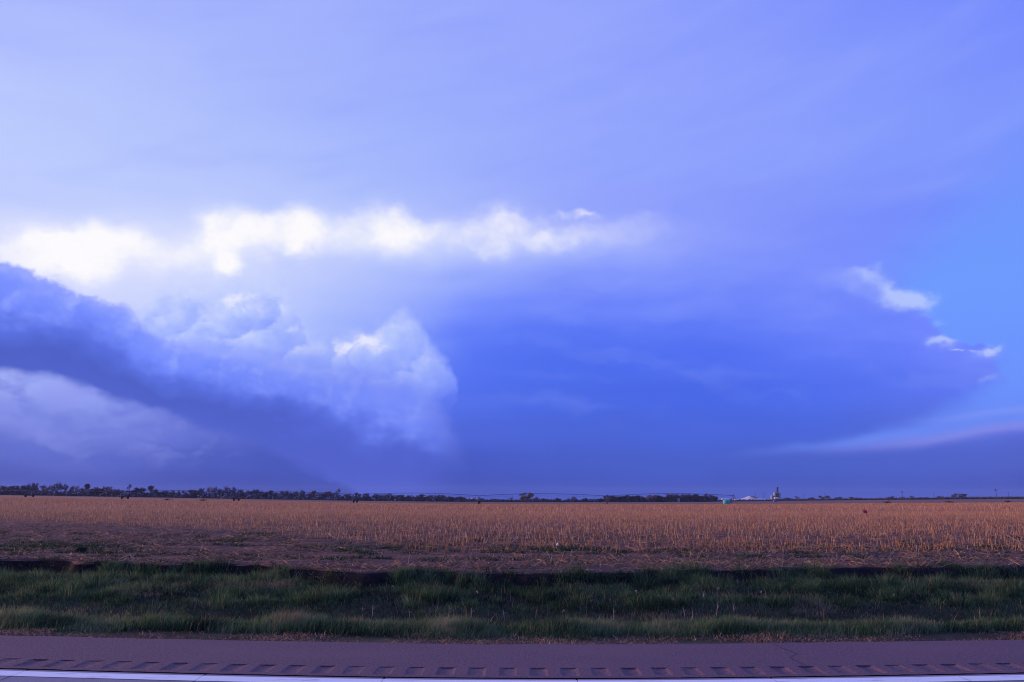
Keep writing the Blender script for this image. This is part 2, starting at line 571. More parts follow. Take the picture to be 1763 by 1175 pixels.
def vnoise(x, y, s=1.0, seed=0):
    x = np.asarray(x, float) / s + seed * 17.3
    y = np.asarray(y, float) / s + seed * 9.1
    xi, yi = np.floor(x).astype(int), np.floor(y).astype(int)
    fx, fy = x - xi, y - yi
    fx = fx * fx * (3 - 2 * fx); fy = fy * fy * (3 - 2 * fy)
    g = lambda i, j: _tab[i % 256, j % 256]
    return ((g(xi, yi) * (1 - fx) + g(xi + 1, yi) * fx) * (1 - fy) + (g(xi, yi + 1) * (1 - fx) + g(xi + 1, yi + 1) * fx) * fy)


def fbm(x, y, s=1.0, seed=0, o=4):
    t, a, n = 0.0, 1.0, 0.0
    for k in range(o):
        t = t + a * vnoise(x, y, s / 2 ** k, seed + k)
        n += a
        a *= 0.5
    return t / n


# ------------------------------------------------------------------ materials
def material(name, build, rough=0.9, spec=0.2, bump=None):
    m = bpy.data.materials.new(name)
    m.use_nodes = True
    t = m.node_tree
    t.nodes.clear()
    S.nt = t
    b = S.node('ShaderNodeBsdfPrincipled')
    b.inputs['Specular IOR Level'].default_value = spec
    out = S.node('ShaderNodeOutputMaterial')
    t.links.new(b.outputs[0], out.inputs['Surface'])
    pos = S(S.node('ShaderNodeNewGeometry').outputs['Position'])
    S.put(b.inputs['Roughness'], rough)
    r = build(pos)
    h = None
    if isinstance(r, tuple) and len(r) == 2 and isinstance(r[0], S):
        r, h = r
    S.put(b.inputs['Base Color'], r)
    if h is not None:
        bn = S.node('ShaderNodeBump')
        bn.inputs['Strength'].default_value = 0.6
        bn.inputs['Distance'].default_value = bump or 0.01
        S.put(bn.inputs['Height'], h)
        t.links.new(bn.outputs[0], b.inputs['Normal'])
    return m


def backlit(m, k):
    """thin leaves let some of the light through"""
    t = m.node_tree
    b = next(n for n in t.nodes if n.type == 'BSDF_PRINCIPLED')
    out = next(n for n in t.nodes if n.type == 'OUTPUT_MATERIAL')
    tr = t.nodes.new('ShaderNodeBsdfTranslucent')
    t.links.new(b.inputs['Base Color'].links[0].from_socket, tr.inputs['Color'])
    mx = t.nodes.new('ShaderNodeMixShader')
    mx.inputs[0].default_value = k
    t.links.new(b.outputs[0], mx.inputs[1])
    t.links.new(tr.outputs[0], mx.inputs[2])
    t.links.new(mx.outputs[0], out.inputs['Surface'])


def rgb(r, g, b): return (r, g, b, 1.0)


def plain(name, c, rough=0.7, spec=0.3, vary=0.25, scale=3.0):
    def f(pos):
        n = noise(pos, scale, 4.0, 0.6)
        return mix(n, rgb(*[v * (1 - vary) for v in c]), rgb(*[min(1, v * (1 + vary)) for v in c]))
    return material(name, f, rough, spec)


def attr(name):
    n = S.node('ShaderNodeAttribute')
    n.attribute_name = name
    return S(n.outputs['Fac'])


def stretch(pos, x, y, z):
    n = S.node('ShaderNodeVectorMath', operation='MULTIPLY')
    S.put(n.inputs[0], pos)
    n.inputs[1].default_value = (x, y, z)
    return S(n.outputs[0])


def m_asphalt(pos):
    fine = noise(pos, 90.0, 3.0, 0.7)
    grit = noise(pos, 30.0, 5.0, 0.7)
    blot = noise(stretch(pos, 0.35, 1.0, 1.0), 1.5, 5.0, 0.6)
    long = noise(stretch(pos, 0.05, 2.2, 1.0), 2.0, 4.0, 0.55)
    c = ramp(grit * 0.5 + noise(pos, 55.0, 2.0, 0.6) * 0.5, [(0.36, rgb(.066, .037, .048)), (0.5, rgb(.132, .071, .089)), (0.64, rgb(.222, .134, .146))])
    c = mix(sat((blot - 0.45) * 1.6), c, rgb(.172, .098, .116))
    c = mix(sat((long - 0.5) * 1.5), c, rgb(.105, .078, .088))
    scuff = noise(stretch(pos, 1.6, 9.0, 1.0), 1.5, 3.0, 0.5)
    c = mix(step(0.71, 0.76, scuff) * 0.8, c, rgb(.055, .040, .048))
    speck = noise(pos, 60.0, 2.0, 0.5)
    c = mix(step(0.70, 0.78, speck) * 0.6, c, rgb(.36, .27, .24))
    return c, fine + grit


def m_concrete(pos):
    g = noise(pos, 45.0, 5.0, 0.7)
    b = noise(stretch(pos, 0.3, 1.0, 1.0), 1.8, 5.0, 0.6)
    c = ramp(g, [(0.3, rgb(.19, .165, .20)), (0.7, rgb(.29, .26, .30))])
    c = mix(sat((b - 0.5) * 2.0), c, rgb(.17, .145, .17))
    return c, g


def m_paint(pos):
    g = noise(pos, 50.0, 4.0, 0.7)
    b = noise(stretch(pos, 0.5, 2.0, 1.0), 5.0, 5.0, 0.65)
    c = mix(step(0.55, 0.68, b) * 0.65, rgb(.82, .82, .80), rgb(.42, .38, .38))
    return mix(step(0.68, 0.74, g) * 0.5, c, rgb(.35, .31, .33)), g


def m_field(pos):
    a = noise(stretch(pos, 0.55, 1.5, 1.0), 1.1, 6.0, 0.65)
    b = noise(stretch(pos, 1.0, 3.0, 1.0), 7.0, 5.0, 0.7)
    patch = noise(stretch(pos, 0.35, 1.0, 1.0), 0.16, 4.0, 0.6)
    px_, py_, pz_ = separate(pos)
    far = step(26.0, 120.0, py_)
    soil = ramp(b, [(0.3, rgb(.034, .021, .022)), (0.55, rgb(.082, .049, .046)), (0.8, rgb(.17, .105, .082))])
    straw = ramp(b, [(0.3, rgb(.24, .098, .062)), (0.55, rgb(.43, .19, .108)), (0.8, rgb(.60, .31, .17))])
    k = sat(step(0.44, 0.64, a) * 0.42 + step(0.45, 0.65, patch) * 0.15 + far * 0.75)
    c = mix(k, soil, straw)
    big = noise(stretch(pos, 0.3, 1.0, 1.0), 0.03, 4.0, 0.55)
    c = mix(sat((big - 0.45) * 1.4) * far, c, rgb(.48, .20, .10))
    # the cut bank has its own dark soil, shade painted into the colour
    return c, b


def m_bank(pos):  # bare dark soil, its colour blackened further for the bank's shade
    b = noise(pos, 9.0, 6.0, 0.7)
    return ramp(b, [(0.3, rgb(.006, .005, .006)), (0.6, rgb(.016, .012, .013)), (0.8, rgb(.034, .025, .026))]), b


def m_ditch(pos):
    b = noise(pos, 6.0, 6.0, 0.7)
    a = noise(pos, 1.0, 4.0, 0.6)
    c = ramp(b, [(0.3, rgb(.022, .018, .014)), (0.7, rgb(.075, .058, .040))])
    c = mix(sat((a - 0.45) * 2.0), c, rgb(.040, .060, .024))
    px_, py_, pz_ = separate(pos)
    return mix(step(10.1, 9.5, py_), c, mix(b, rgb(.10, .062, .055), rgb(.26, .175, .125))), b


def m_distant(pos):
    a = noise(stretch(pos, 0.3, 1.0, 1.0), 0.02, 5.0, 0.6)
    return ramp(a, [(0.35, rgb(.15, .088, .072)), (0.65, rgb(.27, .160, .115))])


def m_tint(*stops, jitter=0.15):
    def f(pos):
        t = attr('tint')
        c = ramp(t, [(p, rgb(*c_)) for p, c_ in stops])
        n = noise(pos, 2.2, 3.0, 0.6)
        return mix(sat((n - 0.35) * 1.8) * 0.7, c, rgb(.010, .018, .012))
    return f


M = {}
M['asphalt'] = material('asphalt', m_asphalt, 0.85, 0.25, 0.006)
M['concrete'] = material('concrete', m_concrete, 0.8, 0.3, 0.004)
M['paint'] = material('road_paint', m_paint, 0.6, 0.3, 0.002)
M['seam'] = plain('tar', (.022, .017, .024), 0.7, 0.3)
M['field'] = material('field_soil', m_field, 0.95, 0.1, 0.03)
M['bank'] = material('dark_shaded_soil', m_bank, 0.95, 0.1, 0.05)
M['ditch'] = material('ditch_soil', m_ditch, 0.95, 0.1, 0.03)
M['distant'] = material('distant_field', m_distant, 0.95, 0.1)
M['track'] = plain('weedy_track', (.050, .044, .036), 0.95, 0.1, 0.5, 0.2)
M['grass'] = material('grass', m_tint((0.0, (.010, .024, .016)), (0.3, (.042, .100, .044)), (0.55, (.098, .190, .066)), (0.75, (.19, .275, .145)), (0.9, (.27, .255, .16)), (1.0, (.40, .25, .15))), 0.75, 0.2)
backlit(M['grass'], 0.4)
M['straw'] = material('dry_straw', lambda pos: ramp(attr('tint'), [(0, rgb(.15, .075, .052)), (0.5, rgb(.38, .22, .125)), (1, rgb(.66, .46, .29))]), 0.8, 0.2)
M['stalk'] = material('corn_stalk', lambda pos: ramp(attr('tint'), [(0, rgb(.22, .080, .036)), (0.5, rgb(.54, .245, .088)), (1, rgb(.80, .50, .23))]), 0.75, 0.25)
M['stalk_one'] = plain('corn_stalk_front', (.50, .235, .085), 0.75, 0.25, 0.4, 9.0)
M['husk'] = plain('dry_husk', (.44, .35, .29), 0.8, 0.2, 0.25, 20.0)
M['bark'] = plain('bark', (.085, .062, .070), 0.9, 0.1, 0.3, 0.4)
M['twig'] = plain('twigs', (.125, .088, .100), 0.9, 0.1, 0.3, 0.2)
M['twig_pale'] = plain('pale_twigs', (.21, .155, .155), 0.9, 0.1, 0.3, 0.2)
M['twig_dark'] = plain('dark_twigs', (.080, .055, .068), 0.9, 0.1, 0.3, 0.2)
M['brush'] = plain('brushwood', (.075, .052, .064), 0.95, 0.1, 0.4, 0.1)
M['steel'] = plain('galvanised_steel', (.15, .15, .16), 0.9, 0.1, 0.2, 1.0)
M['dark_steel'] = plain('weathered_steel', (.045, .04, .05), 0.95, 0.03, 0.2, 1.0)
M['rubber'] = plain('tyre_rubber', (.018, .016, .018), 0.85, 0.2, 0.2, 3.0)
M['tank'] = plain('turquoise_plastic', (.03, .42, .38), 0.5, 0.4, 0.12, 1.5)
M['tank_band'] = plain('turquoise_band', (.02, .30, .28), 0.5, 0.4, 0.12, 1.5)
M['panel'] = plain('blue_panel', (.10, .16, .30), 0.5, 0.4, 0.15, 2.0)
M['bin'] = plain('corrugated_bin', (.30, .30, .33), 0.5, 0.4, 0.2, 0.4)
M['bin_dark'] = plain('elevator_steel', (.085, .085, .10), 0.6, 0.3, 0.2, 0.4)
M['white_metal'] = plain('white_metal', (.62, .57, .54), 0.6, 0.3, 0.12, 0.3)
M['tarp'] = plain('white_tarp', (.66, .60, .58), 0.7, 0.2, 0.15, 0.15)
M['grain'] = plain('grain', (.34, .17, .12), 0.9, 0.1, 0.2, 0.2)
M['wood'] = plain('pole_wood', (.07, .055, .05), 0.9, 0.1, 0.3, 0.6)
M['red'] = plain('red_plastic', (.62, .02, .05), 0.5, 0.3, 0.15, 6.0)
M['white'] = plain('white_plastic', (.8, .8, .8), 0.5, 0.3, 0.1, 6.0)
M['ridge'] = plain('far_ridge', (.085, .070, .080), 0.95, 0.05, 0.25, 0.01)


# ------------------------------------------------------------------ the lie of the land
def bend(x):
    return 0.12 * (np.sqrt(np.asarray(x, float) ** 2 + 9.0) - 3.0)


def swale(x, y):
    """the plain sinks a little towards the middle distance"""
    x = np.asarray(x, float); y = np.asarray(y, float)
    return -0.0088 * np.maximum(0.0, y - 35.0) * np.exp(-(x / (0.52 * np.abs(y) + 30.0)) ** 2)


def at_ground(x, y, z=0.0):
    d = sight(x, y)
    t = (z - EYE.z) / d.z
    return EYE + d * t


def s_of(x, y):
    p = at_ground(x, y)
    return p.y - float(bend(p.x))


S_SEAM = s_of(881, 1168.5)
S_LINE0 = s_of(881, 1181.5)
S_LINE1 = s_of(881, 1172.5)
S_RUM0, S_RUM1 = s_of(881, 1163.5), s_of(881, 1150.0)
S_EDGE = s_of(881, 1108)
S_LIP = s_of(881, 984)
print('ROAD', S_SEAM, S_LINE0, S_LINE1, S_RUM0, S_RUM1, S_EDGE, S_LIP)

DS = [S_EDGE - 0.4, S_EDGE, S_EDGE + 0.35, S_EDGE + 0.9, S_EDGE + 1.6, S_EDGE + 3.0, S_EDGE + 4.6, S_EDGE + 5.8, S_LIP - 2.2, S_LIP - 0.5, S_LIP + 1.5]
DZ = [-0.10, -0.035, -0.015, -0.02, -0.12, -0.50, -0.74, -0.70, -0.46, -0.26, -0.30]


def ditch_z(x, s):
    x = np.asarray(x, float)
    z = np.interp(s, DS, DZ)
    w = np.clip((s - S_EDGE - 0.3) / 1.5, 0, 1)
    return z + w * (fbm(x, s, 1.3, 3) - 0.5) * 0.22 + w * (fbm(x, s, 0.35, 5) - 0.5) * 0.06


def lip_s(x):
    x = np.asarray(x, float)
    return S_LIP + (fbm(x, x * 0, 2.6, 11) - 0.5) * 1.8 + (fbm(x, x * 0 + 9, 0.7, 12) - 0.5) * 1.0 + np.clip((-x - 3) * 0.12, 0, 2.4) + np.clip((x - 4) * 0.07, 0, 1.2)


def field_z(x, y):
    x = np.asarray(x, float); y = np.asarray(y, float)
    near = np.clip(1 - (y - 20) / 60, 0, 1)
    return swale(x, y) + near * (fbm(x, y, 0.9, 21) - 0.5) * 0.09


# ------------------------------------------------------------------ road, shoulder, rumble grooves
def P(x, s, z=0.0):
    return (x, s + float(bend(x)), z)


road = MB()
for i in range(120):
    x0, x1 = -60 + i, -59 + i
    road.add([P(x0, -3.0, -.03), P(x1, -3.0, -.03), P(x1, S_RUM1 + .6, -.03), P(x0, S_RUM1 + .6, -.03)], [(0, 1, 2, 3)])
road = tag(road.build('road', M['seam']), 'bluish grey concrete traffic lane along the bottom of the picture', 'road', kind='structure')

joints = [x for x in np.arange(-14, 14)]
slab_edges = []
xs_joint = sorted([at_ground(px_, 1170).x for px_ in (-320, 5, 340, 660, 993, 1331, 1662, 1995, 2330)])
xs_joint = [xs_joint[0] - 1.8 * k for k in range(4, 0, -1)] + xs_joint + [xs_joint[-1] + 1.8 * k for k in range(1, 5)]
for a, b in zip(xs_joint[:-1], xs_joint[1:]):
    slab, line = MB(), MB()
    g = 0.008
    n = 4
    X = np.linspace(a + g, b - g, n + 1)
    sk = 0.10                                            # the joints are cut a little askew
    for i in range(n):
        x0, x1 = X[i], X[i + 1]
        q0 = [P(x0, S_SEAM - .022), P(x1, S_SEAM - .022), P(x1 - .0, 2.6), P(x0 - .0, 2.6)]
        slab.add([q0[3], q0[2], q0[1], q0[0]] + [(p[0], p[1], -.05) for p in (q0[3], q0[2], q0[1], q0[0])],
                 [(0, 1, 2, 3), (3, 2, 6, 7)] + ([(0, 3, 7, 4)] if i == 0 else []) + ([(1, 5, 6, 2)] if i == n - 1 else []))
        lx0, lx1 = (x0 - g + .002 if i == 0 else x0), (x1 + g - .002 if i == n - 1 else x1)
        line.add([P(lx0, S_LINE0, .004), P(lx1, S_LINE0, .004), P(lx1, S_LINE1, .004), P(lx0, S_LINE1, .004)], [(0, 1, 2, 3)])
    so = slab.build('concrete_slab', M['concrete'], road)
    line.build('edge_line', M['paint'], so)

GX, GW = 0.292, 0.086
g0 = at_ground(660, 1157).x
grooves = [g0 + GX * k for k in range(-34, 44)]
sh = MB()


def quad(mb, x0, x1, s0, s1, z=0.0):
    n = max(1, int((x1 - x0) / 1.0))
    for i in range(n):
        a, b = x0 + (x1 - x0) * i / n, x0 + (x1 - x0) * (i + 1) / n
        mb.add([P(a, s0, z), P(b, s0, z), P(b, s1, z), P(a, s1, z)], [(0, 1, 2, 3)])


kn = [(-60.0, -60.0)] + [k_ for g in grooves for k_ in ((g - GW, g), (g + GW, g))] + [(60.0, 60.0)]


def K(k_, s_, z_=0.0):
    return (k_[0], s_ + float(bend(k_[1])), z_)


for i, (a, b) in enumerate(zip(kn[:-1], kn[1:])):
    n = max(1, int((b[0] - a[0]) / 1.0))
    pts = [(a[0] + (b[0] - a[0]) * j / n, a[1] if j == 0 else (b[1] if j == n else a[0] + (b[0] - a[0]) * j / n)) for j in range(n + 1)]
    for p_, q_ in zip(pts[:-1], pts[1:]):
        sh.add([K(p_, S_SEAM + .028), K(q_, S_SEAM + .028), K(q_, S_RUM0), K(p_, S_RUM0)], [(0, 1, 2, 3)])
        if i % 2 == 0:
            sh.add([K(p_, S_RUM0), K(q_, S_RUM0), K(q_, S_RUM1), K(p_, S_RUM1)], [(0, 1, 2, 3)])
        sh.add([K(p_, S_RUM1), K(q_, S_RUM1), K(q_, S_RUM1 + .12), K(p_, S_RUM1 + .12)], [(0, 1, 2, 3)])
for i in range(400):
    x0, x1 = -60 + i * .3, -60 + (i + 1) * .3
    e0, e1 = [S_EDGE + (float(fbm(x, 0.0, .5, 31)) - .5) * .09 for x in (x0, x1)]
    sm_ = S_RUM1 + .5
    sh.add([P(x0, S_RUM1 + .115, -.001), P(x1, S_RUM1 + .115, -.001), P(x1, sm_, .001), P(x0, sm_, .001), P(x1, e1 - .05, 0), P(x0, e0 - .05, 0), P(x1, e1, -.06), P(x0, e0, -.06)],
           [(0, 1, 2, 3), (3, 2, 4, 5), (5, 4, 6, 7)])
shoulder = tag(sh.build('road_shoulder', M['asphalt']), 'purplish grey asphalt shoulder with a row of rumble grooves', 'shoulder', kind='structure')
# one milled groove, shared by all
gm = MB()
NS = 6
D = .016
for j in range(NS):
    t0, t1 = -1 + 2 * j / NS, -1 + 2 * (j + 1) / NS
    z0, z1 = -D * (1 - t0 * t0) ** .5, -D * (1 - t1 * t1) ** .5
    L = (S_RUM1 - S_RUM0)
    gm.add([(t0 * GW, 0, z0), (t1 * GW, 0, z1), (t1 * GW, L, z1), (t0 * GW, L, z0)], [(0, 1, 2, 3)])
    gm.add([(t0 * GW, L, 0), (t0 * GW, L, z0), (t1 * GW, L, z1), (t1 * GW, L, 0)], [(0, 1, 2, 3)])
    gm.add([(t0 * GW, 0, 0), (t1 * GW, 0, 0), (t1 * GW, 0, z1), (t0 * GW, 0, z0)], [(0, 1, 2, 3)])
gmesh = gm.mesh('rumble_groove')
gmesh.materials.append(M['asphalt'])
for g in grooves:
    o = bpy.data.objects.new('rumble_groove', gmesh)
    o.location = P(g, S_RUM0, 0)
    o.scale = (1, 1, random.uniform(.45, 1.1))
    link(o, shoulder)


def crack(pts, w, mat, parent, name='crack', z=.004):
    mb = MB()
    pts = [at_ground(*p) for p in pts]
    for p, q in zip(pts[:-1], pts[1:]):
        n = 5
        for i in range(n):
            a, b = p.lerp(q, i / n), p.lerp(q, (i + 1) / n)
            ja = (random.random() - .5) * w * 1.2
            d = (b - a).normalized()
            nrm = Vector((-d.y, d.x, 0)) * w * random.uniform(.3, .6)
            mb.add([(a.x - nrm.x, a.y - nrm.y, z), (b.x - nrm.x, b.y - nrm.y, z), (b.x + nrm.x, b.y + nrm.y, z), (a.x + nrm.x, a.y + nrm.y, z)], [(0, 1, 2, 3)])
    return mb.build(name, mat, parent)


crack([(1330, 1108), (1345, 1116), (1372, 1126), (1360, 1133), (1377, 1142), (1400, 1152), (1416, 1162)], .008, M['seam'], shoulder)

# ------------------------------------------------------------------ ditch and fields
xs = np.concatenate([np.arange(-60, -16, .8), np.arange(-16, 16, .14), np.arange(16, 60.1, .8)])
ss = np.concatenate([np.arange(S_EDGE - .4, S_LIP + 1.0, .13), [S_LIP + 4.0]])
XX, SS = np.meshgrid(xs, ss)
ditch = obj('ditch', grid_mesh('ditch', np.stack([XX, SS + bend(XX), ditch_z(XX, SS)], 2)), M['ditch'])
tag(ditch, 'grassy roadside ditch between the shoulder and the field', 'ditch', kind='structure')

# field: from the cut bank to the far edge
u = np.linspace(-1, 1, 421)
u = np.sign(u) * np.abs(u) ** 1.7
rows = []
FIELD_END = 335.0


def far_edge(u_):
    a_ = u_ * 1.19
    return 372 + 330 * np.clip(-a_ / .62, 0, 1.6) ** 1.4 - 55 * np.clip(a_ / .62, 0, 1.6)


sv = np.concatenate([np.arange(.55, 12, .25), np.geomspace(12, FIELD_END - S_LIP, 60)])
lipx = u * 60.0
l0 = lip_s(lipx)
drop = .01 + .16 * np.clip(fbm(lipx, lipx * 0, 2.2, 41) * 1.8 - .45, 0, 1) + np.clip(-lipx * .035, 0, .28)
rows.append(np.stack([lipx, l0 - .45 + bend(lipx), -drop - .34], 1))
rows.append(np.stack([lipx, l0 - .05 + .12 * (fbm(lipx, lipx * 0, .45, 44) - .5) + bend(lipx), -drop * .75], 1))
rows.append(np.stack([lipx, l0 + .12 + bend(lipx), -.07 + .09 * fbm(lipx, lipx * 0, .4, 43)], 1))
for s in sv:
    half = 60.0 + np.clip((s - 6) * 1.05, 0, None)
    F = 1 + (far_edge(u) - FIELD_END) / FIELD_END * np.clip(s / 300, 0, 1)
    X = u * half * F
    w = np.clip(1 - s / 40, 0, 1)
    Y = S_LIP + s * F + w * (l0 - S_LIP) + bend(np.clip(X, -60, 60)) * w
    rows.append(np.stack([X, Y, field_z(X, Y)], 1))
rows = np.array(rows)
fm = grid_mesh('field', rows)
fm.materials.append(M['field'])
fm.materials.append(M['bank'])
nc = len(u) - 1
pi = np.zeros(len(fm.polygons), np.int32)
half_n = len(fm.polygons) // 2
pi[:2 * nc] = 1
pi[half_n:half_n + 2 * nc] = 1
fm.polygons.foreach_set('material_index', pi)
field = tag(obj('field', fm), 'harvested corn field with standing stubble and flattened residue', 'field', kind='structure')
y_end = rows[-1][:, 1]
# beyond it: a dark weedy strip, then paler fields to the horizon
half_end = (60 + (sv[-1] - 6) * 1.05)
XE = rows[-1][:, 0]
X = XE
strip = np.stack([np.stack([X, y_end + d, swale(X, y_end + d) + .0], 1) for d in (0, 3, 6, 9)])
tag(obj('field_track', grid_mesh('field_track', strip), M['track']), 'thin dark weedy strip at the far edge of the corn field', 'track', kind='structure')
far_rows = []
for d in np.geomspace(9, 4200, 46):
    k = 1 + d / 330.0
    X = XE * k
    Y = y_end + d
    far_rows.append(np.stack([X, Y, swale(X, np.minimum(Y, 4000))], 1))
tag(obj('distant_field', grid_mesh('distant_field', np.array(far_rows)), M['distant']), 'pale distant fields reaching to the horizon', 'field', kind='structure')

ORD = ['first', 'second', 'third', 'fourth', 'fifth', 'sixth', 'seventh', 'eighth', 'ninth', 'tenth', 'eleventh', 'twelfth', 'thirteenth', 'fourteenth', 'fifteenth', 'sixteenth', 'seventeenth', 'eighteenth', 'nineteenth', 'twentieth']
# ------------------------------------------------------------------ grasses
def blades(name, x, y, z, h, w, lean, az, tint, mat, label, cat):
    n = len(x)
    ca, sa = np.cos(az), np.sin(az)
    fa = rng.uniform(0, math.pi, n)
    wx, wy = np.cos(fa) * w * .5, np.sin(fa) * w * .5
    b = np.stack([x, y, z], 1)
    m = b + np.stack([ca * lean * h * .35, sa * lean * h * .35, h * (.62 - .12 * lean)], 1)
    t = b + np.stack([ca * lean * h * 1.0, sa * lean * h * 1.0, h * (1.0 - .42 * lean)], 1)
    W = np.stack([wx, wy, np.zeros(n)], 1)
    V = np.stack([b - W, b + W, m - W * .8, m + W * .8, t], 1).reshape(-1, 3)
    i = np.arange(n)[:, None] * 5
    T = np.concatenate([i + [0, 1, 3], i + [0, 3, 2], i + [2, 3, 4]], 1).reshape(-1, 3)
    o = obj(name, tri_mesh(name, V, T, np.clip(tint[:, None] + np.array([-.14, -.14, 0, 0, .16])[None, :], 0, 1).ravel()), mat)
    return tag(o, label, cat, kind='stuff')


def scatter(n, x0, x1, s0, s1, dens):
    x = rng.uniform(x0, x1, n)
    s = rng.uniform(s0, s1, n)
    keep = rng.random(n) < dens(x, s)
    return x[keep], s[keep]


def reach(s, k=.70, m=2.0):
    return k * s + m


# the lush verge right behind the shoulder
n = 190000
x, s = scatter(n, -10.5, 10.5, S_EDGE + .10, S_EDGE + 2.0, lambda x, s: np.clip((s - S_EDGE - .04 - .62 * fbm(x, x * 0, .8, 51)) / .2, 0, 1) * (.25 + 1.1 * fbm(x, s, .45, 52)) * np.clip((S_EDGE + 2.0 - s) / .6, .2, 1))
tuft = fbm(x, s, .5, 53)
edge = np.clip((s - S_EDGE - .15) / .5, .25, 1)
h = (.04 + .13 * tuft + .10 * rng.random(len(x)) ** 2.2) * edge * (.45 + 1.1 * fbm(x, s, .55, 54)) * (.7 + .6 * fbm(x, s, 2.2, 56))
tint = np.clip(.37 + 1.4 * (fbm(x, s, .6, 55) - .5) + .17 * rng.standard_normal(len(x)), 0, 1)
tint = np.where(rng.random(len(x)) < .09, rng.uniform(.8, 1, len(x)), tint)
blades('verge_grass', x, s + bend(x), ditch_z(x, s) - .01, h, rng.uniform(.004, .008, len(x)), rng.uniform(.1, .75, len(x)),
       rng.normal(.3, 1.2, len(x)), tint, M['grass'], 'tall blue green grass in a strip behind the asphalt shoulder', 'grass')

# dry litter and straw where grass meets asphalt
n = 40000
x, s = scatter(n, -10.5, 10.5, S_EDGE - .07, S_EDGE + .62, lambda x, s: np.clip(1.25 - (s - S_EDGE) / .5, 0, 1) * np.clip((fbm(x, s * 2, .8, 61) - .38) * 4, .04, 1))
h = rng.uniform(.02, .10, len(x)) * (.1 + 2.2 * np.clip(fbm(x, s, .7, 62) - .2, 0, 1))
blades('straw_fringe', x, s + bend(x), ditch_z(x, s) + .0, h, rng.uniform(.004, .009, len(x)), rng.uniform(.8, 2.0, len(x)), rng.uniform(0, 6.28, len(x)),
       np.clip(rng.normal(.34, .24, len(x)), 0, 1), M['straw'], 'fringe of flattened tan straw along the edge of the asphalt', 'straw')

# ditch bottom: shorter, darker, yellower grass
n = 260000
x, s = scatter(n, -15, 15, S_EDGE + 1.6, S_LIP - .15, lambda x, s: (np.abs(x) < reach(s)) * (.35 + .9 * fbm(x, s, .9, 71)))
h = (.03 + .10 * fbm(x, s, .5, 72) + .07 * rng.random(len(x)) ** 2.5) * (.8 + .5 * np.clip((s - S_LIP + 3) / 2, 0, 1))
tint = np.clip(.24 + 1.1 * (fbm(x, s * 1.5, 1.2, 73) - .5) + .13 * rng.standard_normal(len(x)), 0, 1)
dead = np.clip((fbm(x, s * 2.2, 1.5, 74) - .56) * 7, .05, .8)
tint = np.where(rng.random(len(x)) < dead, rng.uniform(.88, 1.0, len(x)), tint)
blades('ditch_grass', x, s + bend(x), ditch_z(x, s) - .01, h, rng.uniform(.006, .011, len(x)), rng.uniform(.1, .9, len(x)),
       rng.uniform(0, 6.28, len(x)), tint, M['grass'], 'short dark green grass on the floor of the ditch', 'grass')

# far bank: big leafy clumps
cl = []
for _ in range(2300):
    cx, cs = rng.uniform(-17, 17), rng.uniform(S_LIP - 2.2, S_LIP + 2.2)
    if abs(cx) > reach(cs): continue
    if rng.random() > np.clip((fbm(cx, cs, 1.0, 81) - .24) * 2.6, .08, 1): continue
    lim = float(lip_s(cx)) + .50 - 2.4 * max(0.0, float(fbm(cx, 0, 2.4, 82)) - .34) - .05 * max(0.0, -cx)
    if cs > lim: continue
    cl.append((cx, cs, rng.uniform(.10, .30) * (.6 + .8 * float(fbm(cx, cs, 1.6, 83)))))
bx, bs, bh, bw, bl, ba, bt = [], [], [], [], [], [], []
for cx, cs, r in cl:
    k = int(230 * r / .25)
    a = rng.uniform(0, 6.28, k)
    d = np.sqrt(rng.random(k)) * r
    bx.append(cx + np.cos(a) * d); bs.append(cs + np.sin(a) * d)
    bh.append(r * (.35 + .85 * rng.random(k) ** 1.4) * (1.1 - .6 * (d / r) ** 2))
    bw.append(rng.uniform(.004, .011, k)); bl.append(.25 + .8 * d / r * rng.random(k)); ba.append(a)
    bt.append(np.where(rng.random(k) < .05, rng.uniform(.85, 1, k), np.clip(rng.normal(.14 + .50 * rng.random(), .15, k), 0, .85)))
x, s = np.concatenate(bx), np.concatenate(bs)
lp = lip_s(x)
wz = np.clip((s - lp + .42) / .5, 0, 1)
gz_ = ditch_z(x, s) * (1 - wz) + (field_z(x, s + bend(x)) - .03) * wz
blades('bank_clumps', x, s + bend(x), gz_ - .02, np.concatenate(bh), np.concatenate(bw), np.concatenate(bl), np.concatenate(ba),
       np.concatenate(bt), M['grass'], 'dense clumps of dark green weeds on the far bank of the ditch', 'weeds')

# roots, dead leaves and small weeds along the crumbling lip of the field
n = 42000
x = rng.uniform(-15, 15, n)
s = lip_s(x) + rng.uniform(-.55, .35, n)
keep = rng.random(n) < np.clip((fbm(x, s, .7, 86) - .36) * 3.5, .06, 1)
x, s = x[keep], s[keep]
wz = np.clip((s - lip_s(x) + .42) / .5, 0, 1)
gz_ = ditch_z(x, s) * (1 - wz) + (field_z(x, s + bend(x)) - .03) * wz
tn = np.clip(rng.normal(.12, .14, len(x)), 0, .7)
tn = np.where(rng.random(len(x)) < .16, rng.uniform(.85, 1, len(x)), tn)
blades('lip_weeds', x, s + bend(x), gz_ - .015, rng.uniform(.03, .14, len(x)), rng.uniform(.005, .012, len(x)), rng.uniform(.3, 1.6, len(x)), rng.uniform(0, 6.28, len(x)), tn,
       M['grass'], 'dark small weeds and dead leaves along the crumbling field edge', 'weeds')

